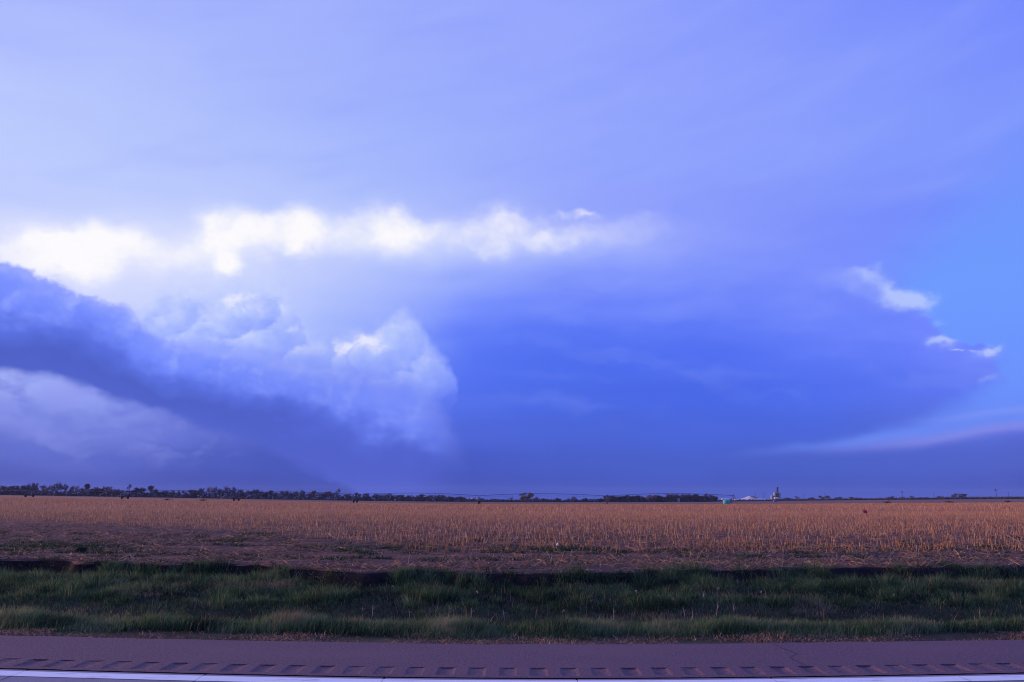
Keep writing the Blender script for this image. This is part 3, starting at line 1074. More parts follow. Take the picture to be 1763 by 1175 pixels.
# thin dead stems among the green
n = 1500
x, s = scatter(n, -13, 13, S_EDGE + .9, S_LIP - .4, lambda x, s: (np.abs(x) < reach(s)) * np.clip((fbm(x, s, 1.8, 84) - .42) * 3, .03, 1))
blades('dead_stems', x, s + bend(x), ditch_z(x, s) - .01, rng.uniform(.12, .40, len(x)), rng.uniform(.004, .007, len(x)), rng.uniform(.02, .45, len(x)),
       rng.uniform(0, 6.28, len(x)), np.clip(rng.normal(.5, .3, len(x)), 0, 1), M['straw'], 'thin tan dead stems scattered through the ditch grass', 'dead stems')

# weeds in the first stubble rows
cl = []
for _ in range(9000):
    cx, cs = rng.uniform(-22, 22), rng.uniform(S_LIP + .5, 33)
    band = fbm(cx, cs * 5.0, 3.0, 91)
    rowd = math.exp(-((cs - 24.7) / 1.1) ** 2) + .35 * math.exp(-((cs - 22) / 1.2) ** 2) + .14
    if abs(cx) > reach(cs, .68, 1): continue
    if rng.random() > np.clip((band - .50) * 5, 0, 1) * rowd * .6: continue
    cl.append((cx, cs))
bx, bs, bh, ba, bt = [], [], [], [], []
for cx, cs in cl:
    k = 60
    a = rng.uniform(0, 6.28, k); d = np.sqrt(rng.random(k)) * rng.uniform(.10, .28)
    bx.append(cx + np.cos(a) * d * 1.7); bs.append(cs + np.sin(a) * d)
    bh.append(rng.uniform(.05, .16, k)); ba.append(a); bt.append(np.clip(rng.normal(.18, .12, k), 0, .7))
x, s = np.concatenate(bx), np.concatenate(bs)
yy = s + bend(x)
blades('field_weeds', x, yy, field_z(x, yy) - .01, np.concatenate(bh), rng.uniform(.008, .018, len(x)), rng.uniform(.3, 1.0, len(x)), np.concatenate(ba),
       np.concatenate(bt), M['grass'], 'low dark green weeds between the first rows of stubble', 'weeds')


# ------------------------------------------------------------------ corn stubble and residue
def prisms(name, p, q, r0, r1, tint, mat, label, cat):
    """three-sided stalks from p to q"""
    n = len(p)
    d = q - p
    d = d / np.linalg.norm(d, axis=1, keepdims=True)
    ref = np.where(np.abs(d[:, 2:3]) > .8, np.array([[1., 0, 0]]), np.array([[0, 0, 1.]]))
    u_ = np.cross(d, ref); u_ /= np.linalg.norm(u_, axis=1, keepdims=True)
    w_ = np.cross(d, u_)
    ph = rng.uniform(0, 6.28, n)[:, None]
    V = []
    for c, r in ((p, r0), (q, r1)):
        for k in range(3):
            a = ph + 2 * math.pi * k / 3
            V.append(c + (u_ * np.cos(a) + w_ * np.sin(a)) * r[:, None])
    V = np.stack(V, 1).reshape(-1, 3)
    i = np.arange(n)[:, None] * 6
    T = np.concatenate([i + [0, 1, 4], i + [0, 4, 3], i + [1, 2, 5], i + [1, 5, 4], i + [2, 0, 3], i + [2, 3, 5], i + [3, 4, 5]], 1).reshape(-1, 3)
    o = obj(name, tri_mesh(name, V, T, np.repeat(tint, 6)), mat)
    return tag(o, label, cat, kind='stuff')


def stubble_start(x, s):
    """the stubble begins further out on the left"""
    a = np.asarray(x) / np.asarray(s)
    return 23.6 + np.clip((-a - .10) * 52, 0, 24) + (fbm(x, s, 6.0, 101) - .5) * 5


def stalk_rows(s0, s1, row, gap, thin):
    X, Sv = [], []
    k = 0
    s = s0
    while s < s1:
        half = .66 * s + 3
        nx = int(2 * half / gap)
        x = -half + (np.arange(nx) + rng.uniform(-.4, .4, nx)) * gap
        sv_ = s + rng.normal(0, .035, nx)
        keep = (rng.random(nx) < thin) & (s > stubble_start(x, sv_)) & (rng.random(nx) < -.05 + 1.5 * fbm(x, sv_ * 2, 2.6, 102))
        X.append(x[keep]); Sv.append(sv_[keep])
        s += row
    return np.concatenate(X), np.concatenate(Sv)


x, s = stalk_rows(23.9, 105, .76, .115, .92)
y = s + bend(np.clip(x, -60, 60)) * np.clip(1 - (s - S_LIP) / 40, 0, 1)
h = rng.uniform(.11, .28, len(x)) * (.75 + .5 * fbm(x, s, 3.0, 103))
short = rng.random(len(x)) < .15
h[short] *= .45
tl = rng.normal(0, .16, (len(x), 2))
z = field_z(x, y)
p = np.stack([x, y, z - .03], 1)
q = p + np.stack([tl[:, 0] * h, tl[:, 1] * h, h + .03], 1)
tint = np.clip(rng.normal(.48, .24, len(x)), 0, 1)
# the nearest three hundred are things of their own
inview = np.abs(x) < .60 * y
order = np.argsort(np.where(inview & ~short, y, 1e9))[:300]
rest = np.ones(len(x), bool); rest[order] = False
prisms('stubble', p[rest], q[rest], rng.uniform(.005, .009, rest.sum()), rng.uniform(.004, .007, rest.sum()), tint[rest], M['stalk'],
       'rows of cut orange brown corn stubble across the field', 'stubble')
stalk_meshes = []
for v in range(6):
    mb = MB()
    hh = 1.0
    b = [(random.uniform(-.02, .02) * i, random.uniform(-.02, .02) * i, i / 3) for i in range(4)]
    mb.path(b, [.015, .0135, .0125, .0115], 6)
    for j in range(random.choice((1, 2, 2))):
        a = random.uniform(0, 6.28); z0 = random.uniform(.25, .7); L = random.uniform(.08, .2)
        ca, sa = math.cos(a), math.sin(a)
        mb.add([(ca * .01 - sa * .012, sa * .01 + ca * .012, z0), (ca * .01 + sa * .012, sa * .01 - ca * .012, z0), (ca * L * .6 + sa * .012, sa * L * .6 - ca * .012, z0 + .12), (ca * L * .6 - sa * .012, sa * L * .6 + ca * .012, z0 + .12),
                (ca * L, sa * L, z0 - .10)], [(0, 1, 2, 3), (3, 2, 4)])
    me = mb.mesh('corn_stalk')
    me.materials.append(M['stalk_one'])
    stalk_meshes.append(me)
for k in order:
    o = bpy.data.objects.new('corn_stalk', stalk_meshes[random.randrange(6)])
    o.location = (x[k], y[k], z[k] - .01)
    t_ = rng.uniform(.5, .75)
    o.scale = (t_, t_, h[k])
    o.rotation_euler = (tl[k, 1] * -1.0, tl[k, 0], rng.uniform(0, 6.28))
    link(o)
    tag(o, 'dry cut corn stalk standing upright in the front rows of stubble', 'corn stalk', 'corn stalks in the front rows')

x, s = stalk_rows(105, 320, 1.9, .42, .9)
h = rng.uniform(.18, .36, len(x))
p = np.stack([x, s, field_z(x, s) - .03], 1)
q = p + np.stack([rng.normal(0, .14, len(x)) * h, rng.normal(0, .14, len(x)) * h, h + .03], 1)
prisms('distant_stubble', p, q, rng.uniform(.012, .035, len(x)), rng.uniform(.010, .03, len(x)), np.clip(rng.normal(.42, .22, len(x)), 0, 1), M['stalk'],
       'far rows of corn stubble fading together towards the field edge', 'stubble')

# flattened stalks and leaves on the ground
n = 90000
yy = 18 + (85 - 18) * rng.random(n) ** 1.9
x = rng.uniform(-1, 1, n) * reach(yy, .66, 1)
lipy = lip_s(x) + bend(x)
dens = np.where(yy < 36, .8, .5) * (.06 + 1.2 * np.clip((fbm(x, yy * 2.4, 2.6, 111) - .40) * 4.0, 0, 1))
keep = (yy > lipy + .08) & (rng.random(n) < dens)
x, yy = x[keep], yy[keep]
n = len(x)
L = rng.gamma(2.0, .085, n) + .04
a = np.where(rng.random(n) < .7, rng.normal(0, .45, n), rng.uniform(0, math.pi, n))
zz = field_z(x, yy)
up = np.abs(rng.normal(0, .05, n)) + .01
up = np.where(rng.random(n) < .03, rng.uniform(.1, .3, n), up)
p = np.stack([x, yy, zz + .004], 1)
q = p + np.stack([np.cos(a) * L, np.sin(a) * L, up], 1)
prisms('corn_residue', p, q, rng.uniform(.003, .010, n), rng.uniform(.002, .007, n), np.clip(rng.normal(.30, .26, n), 0, 1), M['straw'],
       'flattened straw coloured corn residue strewn over dark soil', 'corn residue')
# pale leaf scraps
n = 45000
yy = 18 + (60 - 18) * rng.random(n) ** 1.6
x = rng.uniform(-1, 1, n) * reach(yy, .66, 1)
keep = (yy > lip_s(x) + bend(x) + .05) & (rng.random(n) < np.clip((fbm(x, yy * 2.4, 2.6, 111) - .36) * 3.0, .04, 1))
x, yy = x[keep], yy[keep]
blades('leaf_litter', x, yy, field_z(x, yy) + .003, rng.uniform(.05, .20, len(x)), rng.uniform(.012, .03, len(x)), rng.uniform(1.5, 2.25, len(x)),
       rng.normal(0, .9, len(x)) + np.where(rng.random(len(x)) < .5, 0, math.pi), np.clip(rng.normal(.30, .27, len(x)), 0, 1), M['straw'], 'thin pale corn leaves lying between the stubble', 'leaf litter')


# ------------------------------------------------------------------ single dry stems, husks and scraps
def on_profile(px, py):
    """first point of the ground along a line of sight, ditch and bank included"""
    d = sight(px, py)
    for k in range(400):
        t = 8.5 + k * .05
        q_ = EYE + d * (t / d.y)
        s_ = q_.y - float(bend(q_.x))
        if s_ < float(lip_s(q_.x)):
            gz = float(ditch_z(q_.x, s_)) if s_ > S_EDGE - .3 else 0.0
        else:
            gz = float(field_z(q_.x, q_.y))
        if q_.z <= gz:
            return Vector((q_.x, q_.y, gz))
    return at_ground(px, py)


STEMS = [(1232, 1070, 1040, 5, 'leaning left of a straighter one'), (1264, 1072, 1044, 0, ''), (1180, 1069, 1049, -4, ''), (640, 1066, 1046, 2, ''), (705, 1068, 1052, -2, ''), (772, 1066, 1045, 1, ''),
         (810, 1070, 1050, 2, ''), (624, 1062, 1048, 0, ''), (868, 1070, 1054, -3, ''), (1056, 1068, 1050, 2, ''), (478, 972, 957, 1, ''), (703, 970, 952, 2, ''), (1347, 974, 960, 1, ''), (1327, 974, 963, 6, ''),
         (1430, 973, 958, 7, ''), (1532, 972, 960, 5, '')]
for i, (px, py, top_, tilt_, _) in enumerate(STEMS):
    g_ = on_profile(px, py)
    hgt = (py - top_) / PF * g_.y * 1.02
    mb = MB()
    tx = math.tan(R(tilt_ * 2.2)) * hgt
    mb.path([(0, 0, -.02), (tx * .35 + .006, .004, hgt * .4), (tx * .7, 0, hgt * .75), (tx, .01, hgt)], [.006, .005, .004, .0022], 5)
    mb.path([(tx * .6, 0, hgt * .62), (tx * .6 + .03, .01, hgt * .72), (tx * .6 + .045, .01, hgt * .80)], [.003, .0025, .0015], 4)
    o = mb.build('dry_stem', M['husk'], loc=g_)
    where = 'above the ditch grass' if py > 1000 else 'at the bare front edge of the field'
    if i == 0: lab = 'thin dry weed stem leaning right, left of the tall upright stem in the ditch'
    elif i == 1: lab = 'tallest straight dry weed stem standing above the ditch grass'
    if i >= 2:
        rank = sorted(q_[0] for q_ in STEMS[2:] if (q_[1] > 1000) == (py > 1000)).index(px)
        lab = ORD[rank] + ' from left of the thin dry stems ' + where
    tag(o, lab, 'dry stem', None if i < 2 else ('dry stems in the ditch' if py > 1000 else 'dry stems at the field edge'))

HUSKS = [(1097, 1027), (1138, 1036), (1163, 1042), (1212, 1035), (823, 1029), (968, 1063), (1311, 1029), (680, 1020), (1540, 1033), (306, 977), (1035, 981), (1236, 1022)]
for px, py in HUSKS:
    g_ = on_profile(px, py)
    mb = MB()
    L = random.uniform(.05, .085)
    a = random.uniform(0, 6.28)
    ca, sa = math.cos(a), math.sin(a)
    pts = []
    for t_, w_, z_ in ((0, .004, .05), (.35, .016, .08), (.7, .015, .10), (1, .003, .07)):
        pts += [(ca * L * t_ - sa * w_, sa * L * t_ + ca * w_, z_ + .02), (ca * L * t_, sa * L * t_, z_), (ca * L * t_ + sa * w_, sa * L * t_ - ca * w_, z_ + .025)]
    fs = []
    for i in range(3):
        for j in range(2):
            fs.append((i * 3 + j, i * 3 + j + 1, i * 3 + j + 4, i * 3 + j + 3))
    mb.add(pts, fs)
    o = mb.build('corn_husk', M['husk'], loc=g_)
    if py < 1000:
        lab = 'pale scrap of husk on the dark cut bank near the left' if px < 600 else 'pale scrap of corn husk lying on the field edge'
        tag(o, lab, 'corn husk')
    else:
        tag(o, ORD[sorted(q_[0] for q_ in HUSKS if q_[1] > 1000).index(px)] + ' from left of the pale corn husks caught in the ditch grass', 'corn husk', 'corn husks in the ditch')

# a dark clod at the field's left, a white scrap, a red marker
g_ = on_profile(139, 951)
bm_ = bmesh.new()
bmesh.ops.create_icosphere(bm_, subdivisions=2, radius=.11)
for v in bm_.verts:
    v.co *= 1 + .45 * (float(fbm(v.co.x * 9 + 3, v.co.y * 9 + v.co.z * 7, 1.0, 121)) - .5)
    v.co.x *= 1.5; v.co.z *= .8
me = bpy.data.meshes.new('soil_clod'); bm_.to_mesh(me); bm_.free()
tag(obj('soil_clod', me, M['bank'], loc=g_ + Vector((0, 0, .05))), 'dark lump of soil lying on the residue at far left', 'soil clod')

g_ = on_profile(960, 941)
bm_ = bmesh.new()
bmesh.ops.create_icosphere(bm_, subdivisions=2, radius=.045)
for v in bm_.verts:
    v.co *= 1 + 1.1 * (float(fbm(v.co.x * 22 + 5, v.co.y * 22 + v.co.z * 15, 1.0, 122)) - .5)
me = bpy.data.meshes.new('plastic_scrap'); bm_.to_mesh(me); bm_.free()
tag(obj('plastic_scrap', me, M['white'], loc=g_ + Vector((0, 0, .05))), 'small white scrap of plastic in the front stubble rows', 'litter')

d = sight(1487, 886)
yy_ = 75.0
g_ = EYE + d * (yy_ / d.y)
g_.z = float(field_z(g_.x, g_.y))
fl = empty('marker_flag', g_)
mb = MB(); mb.path([(0, 0, -.03), (.005, 0, .3), (0, 0, .62)], .006, 6); mb.build('wire', M['dark_steel'], fl)
mb = MB()
pts = []
for i in range(7):
    t_ = i / 6
    for zz_ in (.38 - .10 * t_, .62 - .06 * t_ * t_):
        for th in (-.003, .003):
            pts.append((t_ * .34, th + .03 * math.sin(t_ * 7), zz_))
fs = []
for i in range(6):
    b_ = i * 4
    fs += [(b_, b_ + 4, b_ + 6, b_ + 2), (b_ + 1, b_ + 3, b_ + 7, b_ + 5), (b_ + 2, b_ + 6, b_ + 7, b_ + 3), (b_, b_ + 1, b_ + 5, b_ + 4)]
fs += [(0, 2, 3, 1), (24, 25, 27, 26)]
mb.add(pts, fs)
mb.build('flag', M['red'], fl)
tag(fl, 'small red marker flag standing in the stubble at right', 'flag')


# ------------------------------------------------------------------ centre-pivot irrigation line
def stand(px, Y, py=860):
    """the ground at depth Y in the line of sight of a column of the photograph"""
    d_ = sight(px, py)
    x_ = EYE.x + d_.x * Y / d_.y
    return Vector((x_, Y, float(field_z(x_, Y)) if Y > 20 else 0.0))


def height_to(px, py, base):
    d_ = sight(px, py)
    return EYE.z + d_.z * base.y / d_.y - base.z


TOW = [(50, 452), (215, 402), (407, 386), (612, 373), (825, 362), (1045, 356)]
pivot_c = stand(1263, 350)
piv = empty('irrigation_pivot', pivot_c)
tag(piv, 'long galvanised irrigation pipe on wheeled towers crossing the far field', 'irrigation system')


def local(v): return Vector(v) - pivot_c


tows = [stand(*t) for t in TOW]
HP = 3.5
nodes = tows + [pivot_c]


def wheel(mb_t, mb_r, c, axis):
    axis = axis.normalized()
    u_ = Vector((0, 0, 1)); w_ = axis.cross(u_).normalized()
    n_ = 18
    prof = [(.38, -.17), (.60, -.20), (.70, -.12), (.70, .12), (.60, .20), (.38, .17)]
    vs_ = []
    for r_, o_ in prof:
        for k in range(n_):
            a_ = 2 * math.pi * k / n_
            vs_.append(c + axis * o_ + (u_ * math.sin(a_) + w_ * math.cos(a_)) * r_)
    fs_ = []
    m_ = len(prof)
    for i in range(m_):
        for k in range(n_):
            j = (i + 1) % m_
            fs_.append((i * n_ + k, i * n_ + (k + 1) % n_, j * n_ + (k + 1) % n_, j * n_ + k))
    mb_t.add(vs_, fs_)
    mb_r.tube(c - axis * .05, c + axis * .05, .36, n=14)


for i, T in enumerate(tows):
    nxt = nodes[i + 1]
    along = (nxt - T); along.z = 0; along.normalize()
    side = Vector((-along.y, along.x, 0))
    o_ = local(T)
    tw = empty('drive_tower'); tw.parent = piv; tw.location = o_
    for sg in (-1, 1):
        foot = side * sg * 2.0 + Vector((0, 0, .75))
        for al in (-.28, .28):
            mb = MB()
            mb.tube(foot + along * al * .3, Vector((0, 0, HP)) + along * al, .055, .05, 6)
            mb.build('leg', M['steel'], tw)
        mt, mr = MB(), MB()
        wheel(mt, mr, side * sg * 2.0 + Vector((0, 0, .69)), along)
        w_o = mt.build('wheel', M['rubber'], tw)
        mr.build('rim', M['dark_steel'], tw)
    mb = MB()
    mb.tube(side * -2.1 + Vector((0, 0, .75)), side * 2.1 + Vector((0, 0, .75)), .10, n=6)
    mb.tube(side * -.95 + Vector((0, 0, 2.1)), side * .95 + Vector((0, 0, 2.1)), .035, n=5)
    mb.build('base_beam', M['steel'], tw)

spans = [(tows[i], nodes[i + 1]) for i in range(len(tows))]
out = tows[0] + (tows[0] - tows[1]) * .75
out.z = float(field_z(out.x, out.y))
spans = [(out, tows[0])] + spans
for a_, b_ in spans:
    pa, pb = local(a_) + Vector((0, 0, HP)), local(b_) + Vector((0, 0, HP))
    n_ = 14
    arch = []
    low = []
    for k in range(n_ + 1):
        t_ = k / n_
        c_ = pa.lerp(pb, t_)
        c_.z += .95 * 4 * t_ * (1 - t_)
        arch.append(c_)
    mb = MB(); mb.path(arch, .08, 6)
    pipe = mb.build('span_pipe', M['dark_steel'], piv)
    along = (pb - pa).normalized(); side = Vector((-along.y, along.x, 0)).normalized()
    tr = MB()
    lows = {-1: [], 1: []}
    for k in range(1, n_, 2):
        drop_ = .75 * math.sin(math.pi * k / n_) ** .5 + .25
        for sg in (-1, 1):
            lp = arch[k] + side * sg * .55 - Vector((0, 0, drop_))
            lows[sg].append(lp)
            tr.tube(arch[k - 1], lp, .022, n=4, cap=False); tr.tube(arch[k + 1], lp, .022, n=4, cap=False)
        tr.tube(lows[-1][-1], lows[1][-1], .022, n=4, cap=False)
    for sg in (-1, 1):
        seq = [pa] + lows[sg] + [pb]
        for p_, q_ in zip(seq[:-1], seq[1:]):
            tr.tube(p_, q_, .02, n=4, cap=False)
    tr.build('truss', M['steel'], pipe)
    dr = MB()
    for k in range(36):
        t_ = (k + .5) / 36
        c_ = pa.lerp(pb, t_); c_.z += .95 * 4 * t_ * (1 - t_)
        dr.tube(c_, (c_.x, c_.y, c_.z - 2.1), .014, n=3, cap=False)
    dr.build('drop_hose', M['dark_steel'], pipe)
# pivot point: four-legged pyramid with riser and control box
pp = empty('pivot_point'); pp.parent = piv
for sx in (-1, 1):
    for sy in (-1, 1):
        mb = MB(); mb.tube((sx * 1.5, sy * 1.5, 0), (sx * .25, sy * .25, HP + .2), .06, n=6); mb.build('leg', M['steel'], pp)
mb = MB(); mb.tube((0, 0, 0), (0, 0, HP), .11, n=8); mb.tube((0, 0, HP), (0, 0, HP + .5), .16, n=8); mb.build('riser', M['steel'], pp)
mb = MB()
for z_ in (1.2, 2.4):
    w_ = 1.5 - 1.25 * z_ / (HP + .2)
    c4 = [(-w_, -w_, z_), (w_, -w_, z_), (w_, w_, z_), (-w_, w_, z_)]
    for p_, q_ in zip(c4, c4[1:] + c4[:1]): mb.tube(p_, q_, .035, n=5)
mb.build('brace', M['steel'], pp)
mb = MB(); mb.box(-2.0, -1.25, -1.75, -1.45, .5, 2.1); cb = mb.build('control_box', M['panel'], pp)
mb = MB(); mb.box(-1.9, -1.35, -1.79, -1.752, .7, 1.9); mb.build('door', M['panel'], cb)

# turquoise tank beside it
tk_p = stand(1250, 347)
tk = empty('water_tank', tk_p)
tag(tk, 'squat turquoise plastic tank beside the irrigation pivot', 'tank')
mb = MB(); mb.lathe([(1.28, 0), (1.34, .1), (1.34, 1.5), (1.28, 1.62), (.9, 1.80), (.35, 1.92)], 22); mb.build('shell', M['tank'], tk, True)
for z_ in (.4, .8, 1.2):
    mb = MB(); mb.lathe([(1.34, z_ - .04), (1.37, z_ - .02), (1.37, z_ + .02), (1.34, z_ + .04)], 22); mb.build('band', M['tank_band'], tk)
mb = MB(); mb.lathe([(.30, 1.91), (.30, 2.0), (.22, 2.04)], 12); mb.build('lid', M['tank_band'], tk)
mb = MB(); mb.path([(.2, -1.3, .2), (.2, -1.55, .2), (.2, -1.6, .05)], .05, 6); mb.build('outlet', M['dark_steel'], tk)


# ------------------------------------------------------------------ trees
def tree_mesh(seed, shape, dense=1.0):
    """trunk mesh and crown mesh of a bare tree, one metre tall"""
    rs = random.Random(seed)
    tr, cr = MB(), MB()
    w = {'round': .36, 'tall': .22, 'vase': .34, 'bush': .52, 'ragged': .30, 'lean': .16}[shape]
    fork = {'round': .13, 'tall': .16, 'vase': .12, 'bush': .03, 'ragged': .16, 'lean': .30}[shape]
    lx = .12 if shape == 'lean' else rs.uniform(-.03, .03)
    tr.path([(0, 0, -.03), (lx * .2, 0, fork * .5), (lx * .5, 0, fork), (lx, rs.uniform(-.03, .03), fork + .28)], [.046, .036, .030, .016], 5)
    tips = []

    def grow(p, d, L, r, lev):
        q_ = p + d * L
        (tr if lev == 0 else cr).tube(p, q_, r, r * .6, 4 if lev < 2 else 3, cap=False)
        if lev == 3:
            tips.append((q_, d)); return
        for k in range(rs.choice((2, 3, 3)) if lev < 2 else 2):
            nd = (d + Vector((rs.gauss(0, .55), rs.gauss(0, .55), rs.gauss(.12, .35)))).normalized()
            if nd.z < -.1: nd.z = abs(nd.z)
            grow(p.lerp(q_, rs.uniform(.6, 1.0)), nd, L * rs.uniform(.6, .85), r * .6, lev + 1)
        tips.append((q_, d))

    m_ = {'round': 8, 'tall': 7, 'vase': 7, 'bush': 12, 'ragged': 6, 'lean': 4}[shape]
    for k in range(m_):
        a_ = 6.28 * k / m_ + rs.uniform(-.5, .5)
        spread = {'round': 1.0, 'tall': .5, 'vase': .7, 'bush': 1.3, 'ragged': .8, 'lean': .45}[shape]
        d_ = Vector((math.cos(a_) * spread, math.sin(a_) * spread, rs.uniform(.7, 1.3))).normalized()
        z_ = fork + rs.uniform(-.06, .30)
        grow(Vector((lx * z_, 0, z_)), d_, rs.uniform(.16, .24), .012, 0)
    # fine twigs as thin slivers
    for (c_, d_) in tips:
        for k in range(int(7 * dense)):
            nd = (d_ + Vector((rs.gauss(0, .8), rs.gauss(0, .8), rs.gauss(0, .7)))).normalized()
            L = rs.uniform(.04, .11)
            cr.tube(c_ + d_ * rs.uniform(-.06, .01), c_ + nd * L, .0035, .0018, 3, cap=False)
    zs = [v[2] for v in cr.v]; hs = sorted(abs(v[0]) for v in cr.v)
    kz = 1.0 / max(zs); kx = w / hs[int(len(hs) * .97)]
    for mb in (tr, cr):
        mb.v = [(v[0] * kx, v[1] * kx, v[2] * kz) for v in mb.v]
    return tr.mesh('trunk'), cr.mesh('crown'), w


LIB = {}
for i, (nm, shp, dn) in enumerate([('round', 'round', 1.3), ('round2', 'round', 1.7), ('tall', 'tall', 1.2), ('tall2', 'tall', 1.5), ('vase', 'vase', 1.1), ('bush', 'bush', 2.0), ('bush2', 'bush', 2.4), ('ragged', 'ragged', .8), ('lean', 'lean', 1.2)]):
    t_, c_, w_ = tree_mesh(200 + i, shp, dn)
    LIB[nm] = (t_, c_, w_)
for t_, c_, w_ in LIB.values():
    t_.materials.append(M['bark'])
TONES = {'n': M['twig'], 'p': M['twig_pale'], 'd': M['twig_dark']}
CROWNS = {}


def tree(px, top_, wpx, kind, tone, Y, label, group):
    b_ = stand(px, Y)
    h_ = height_to(px, top_, b_)
    wm_ = wpx / PF * Y * .5
    tm_, cm_, w_ = LIB[kind]
    key = (kind, tone)
    if key not in CROWNS:
        c2 = cm_.copy(); c2.materials.clear(); c2.materials.append(TONES[tone]); CROWNS[key] = c2
    e_ = empty('bare_tree', b_, random.uniform(0, 6.28) if kind != 'lean' else 0.3)
    e_.scale = (wm_ / w_, wm_ / w_, h_)
    link(bpy.data.objects.new('trunk', tm_), e_)
    link(bpy.data.objects.new('crown', CROWNS[key]), e_)
    return tag(e_, label, 'tree', group)


TREES = [
    # px, top, width, kind, tone, depth
    (5, 836, 10, 'round', 'd', 860), (18, 835, 11, 'ragged', 'd', 860), (28, 838, 12, 'round2', 'd', 850), (39, 833.5, 12, 'round', 'd', 880), (46, 831, 7, 'tall', 'n', 880), (57.5, 830, 12, 'round2', 'd', 860), (74, 833.5, 15, 'round', 'p', 900),
    (88, 831.5, 9, 'ragged', 'n', 900), (96, 828, 14, 'vase', 'n', 900), (103, 832, 7, 'ragged', 'n', 900), (111, 831.5, 8, 'tall', 'd', 880), (122, 834.5, 9, 'vase', 'd', 880), (131, 833.5, 8, 'ragged', 'n', 900),
    (140, 838.5, 9, 'round', 'd', 880), (148, 831.5, 9, 'tall2', 'n', 880), (165, 837.5, 23, 'bush', 'd', 820), (186, 836.5, 19, 'round2', 'n', 860), (200, 841.5, 13, 'bush', 'd', 860),
    (220, 832, 7, 'lean', 'n', 860), (232, 838.5, 17, 'round2', 'd', 860), (243, 838.5, 14, 'round', 'n', 860), (258.7, 835, 10, 'tall2', 'n', 880), (267, 840.5, 9, 'round', 'd', 880), (276, 844.5, 15, 'bush', 'd', 880),
    (286, 843.5, 9, 'round', 'n', 900), (297, 843.5, 7, 'tall', 'd', 900), (307, 843.2, 5, 'tall', 'd', 900), (316, 843.5, 9, 'round', 'n', 900), (331, 842.5, 17, 'bush2', 'd', 860), (343.5, 839.5, 12, 'round2', 'n', 860),
    (360, 835, 10, 'ragged', 'p', 880), (368.5, 836, 13, 'vase', 'p', 880), (377, 840, 9, 'round', 'n', 880), (392, 835.5, 15, 'vase', 'n', 880), (402, 836.5, 8, 'tall', 'n', 880), (415, 841.5, 12, 'round2', 'd', 880),
    (435, 842, 12, 'round', 'd', 900), (444, 841.5, 13, 'round2', 'n', 900), (456, 846, 9, 'bush', 'd', 900), (466, 843.5, 9, 'tall2', 'n', 900), (475, 846.5, 9, 'round', 'n', 900), (486, 843.5, 11, 'round', 'n', 920), (493, 842.5, 9, 'vase', 'n', 920),
    (502, 846.5, 9, 'bush', 'd', 920), (510, 843.5, 5, 'ragged', 'd', 920), (520.5, 842.5, 8, 'tall', 'n', 920), (537, 843.5, 12, 'round2', 'n', 920), (556, 849, 13, 'bush2', 'd', 920), (568, 844.5, 11, 'round', 'd', 920), (581, 840, 8, 'lean', 'n', 920),
    (600, 847.5, 10, 'ragged', 'n', 940),
    (615, 846.5, 11, 'round', 'd', 940), (632, 848.2, 12, 'round2', 'd', 940), (648.7, 851.5, 7, 'tall', 'd', 950), (655.5, 852, 8, 'round', 'd', 950), (665, 851.5, 11, 'round2', 'n', 950), (676, 853, 9, 'bush', 'n', 950),
    (692, 850.5, 10, 'round', 'n', 950), (705, 852, 11, 'round2', 'n', 950), (725, 850.5, 16, 'bush2', 'd', 950), (739, 851.5, 10, 'round', 'n', 960), (758.5, 851.5, 15, 'bush2', 'd', 960), (777, 853.5, 13, 'bush', 'd', 980), (796, 854.5, 10, 'bush', 'd', 980),
    (881, 855, 7, 'ragged', 'n', 1050), (907, 847, 23, 'bush2', 'p', 760), (924, 854.5, 6, 'tall', 'n', 900), (937, 857.5, 7, 'bush', 'n', 950), (961, 856.5, 9, 'bush', 'n', 1050), (987, 853.7, 9, 'vase', 'p', 1050), (1007, 856.5, 8, 'bush', 'd', 1050),
    (1032, 857.5, 12, 'bush', 'd', 1050),
    (1055, 852.5, 11, 'round2', 'd', 1000), (1067, 853, 11, 'bush', 'd', 1000), (1077, 852, 10, 'round', 'd', 1000), (1090, 853, 11, 'round2', 'd', 1000), (1099, 852.5, 8, 'tall2', 'd', 1000), (1117, 849.6, 11, 'vase', 'p', 980), (1135, 852.5, 13, 'bush2', 'd', 1000),
    (1151, 848.6, 9, 'tall', 'n', 1000), (1162, 850, 11, 'round2', 'n', 1000), (1173.5, 849.6, 10, 'round', 'n', 1000), (1179, 848, 8, 'ragged', 'n', 1010), (1187, 850, 9, 'round2', 'd', 1000), (1198.5, 850, 9, 'tall2', 'd', 1000), (1208, 853, 7, 'round', 'n', 1000), (1216, 848.2, 7, 'tall', 'd', 1000),
    (1230, 856, 8, 'bush', 'd', 1050),
    (1356, 856.5, 10, 'bush', 'n', 1500), (1371.7, 853.5, 7, 'round', 'p', 1500), (1397, 855.5, 9, 'bush', 'n', 1500), (1415, 853, 10, 'round2', 'n', 1450), (1425, 852.5, 10, 'round', 'n', 1450), (1444, 855, 11, 'bush', 'n', 1450), (1466, 855.6, 10, 'bush2', 'd', 1400),
    (1535, 853.6, 11, 'round', 'p', 1500), (1552, 855, 8, 'bush', 'n', 1450), (1571, 853, 8, 'vase', 'n', 1500), (1620, 853.5, 9, 'bush', 'n', 1450), (1643.5, 849, 10, 'round2', 'd', 1400), (1658, 849.6, 13, 'bush2', 'd', 1400),
]
SECT = [(52, 'left of the leftmost irrigation tower'), (213, 'between irrigation towers one and two'), (405, 'between irrigation towers two and three'), (610, 'between irrigation towers three and four'),
        (823, 'between irrigation towers four and five'), (1043, 'between irrigation towers five and six'), (1262, 'before the turquoise tank'), (1560, 'right of the grain elevator'), (1800, 'at the far right beyond the long pale field')]
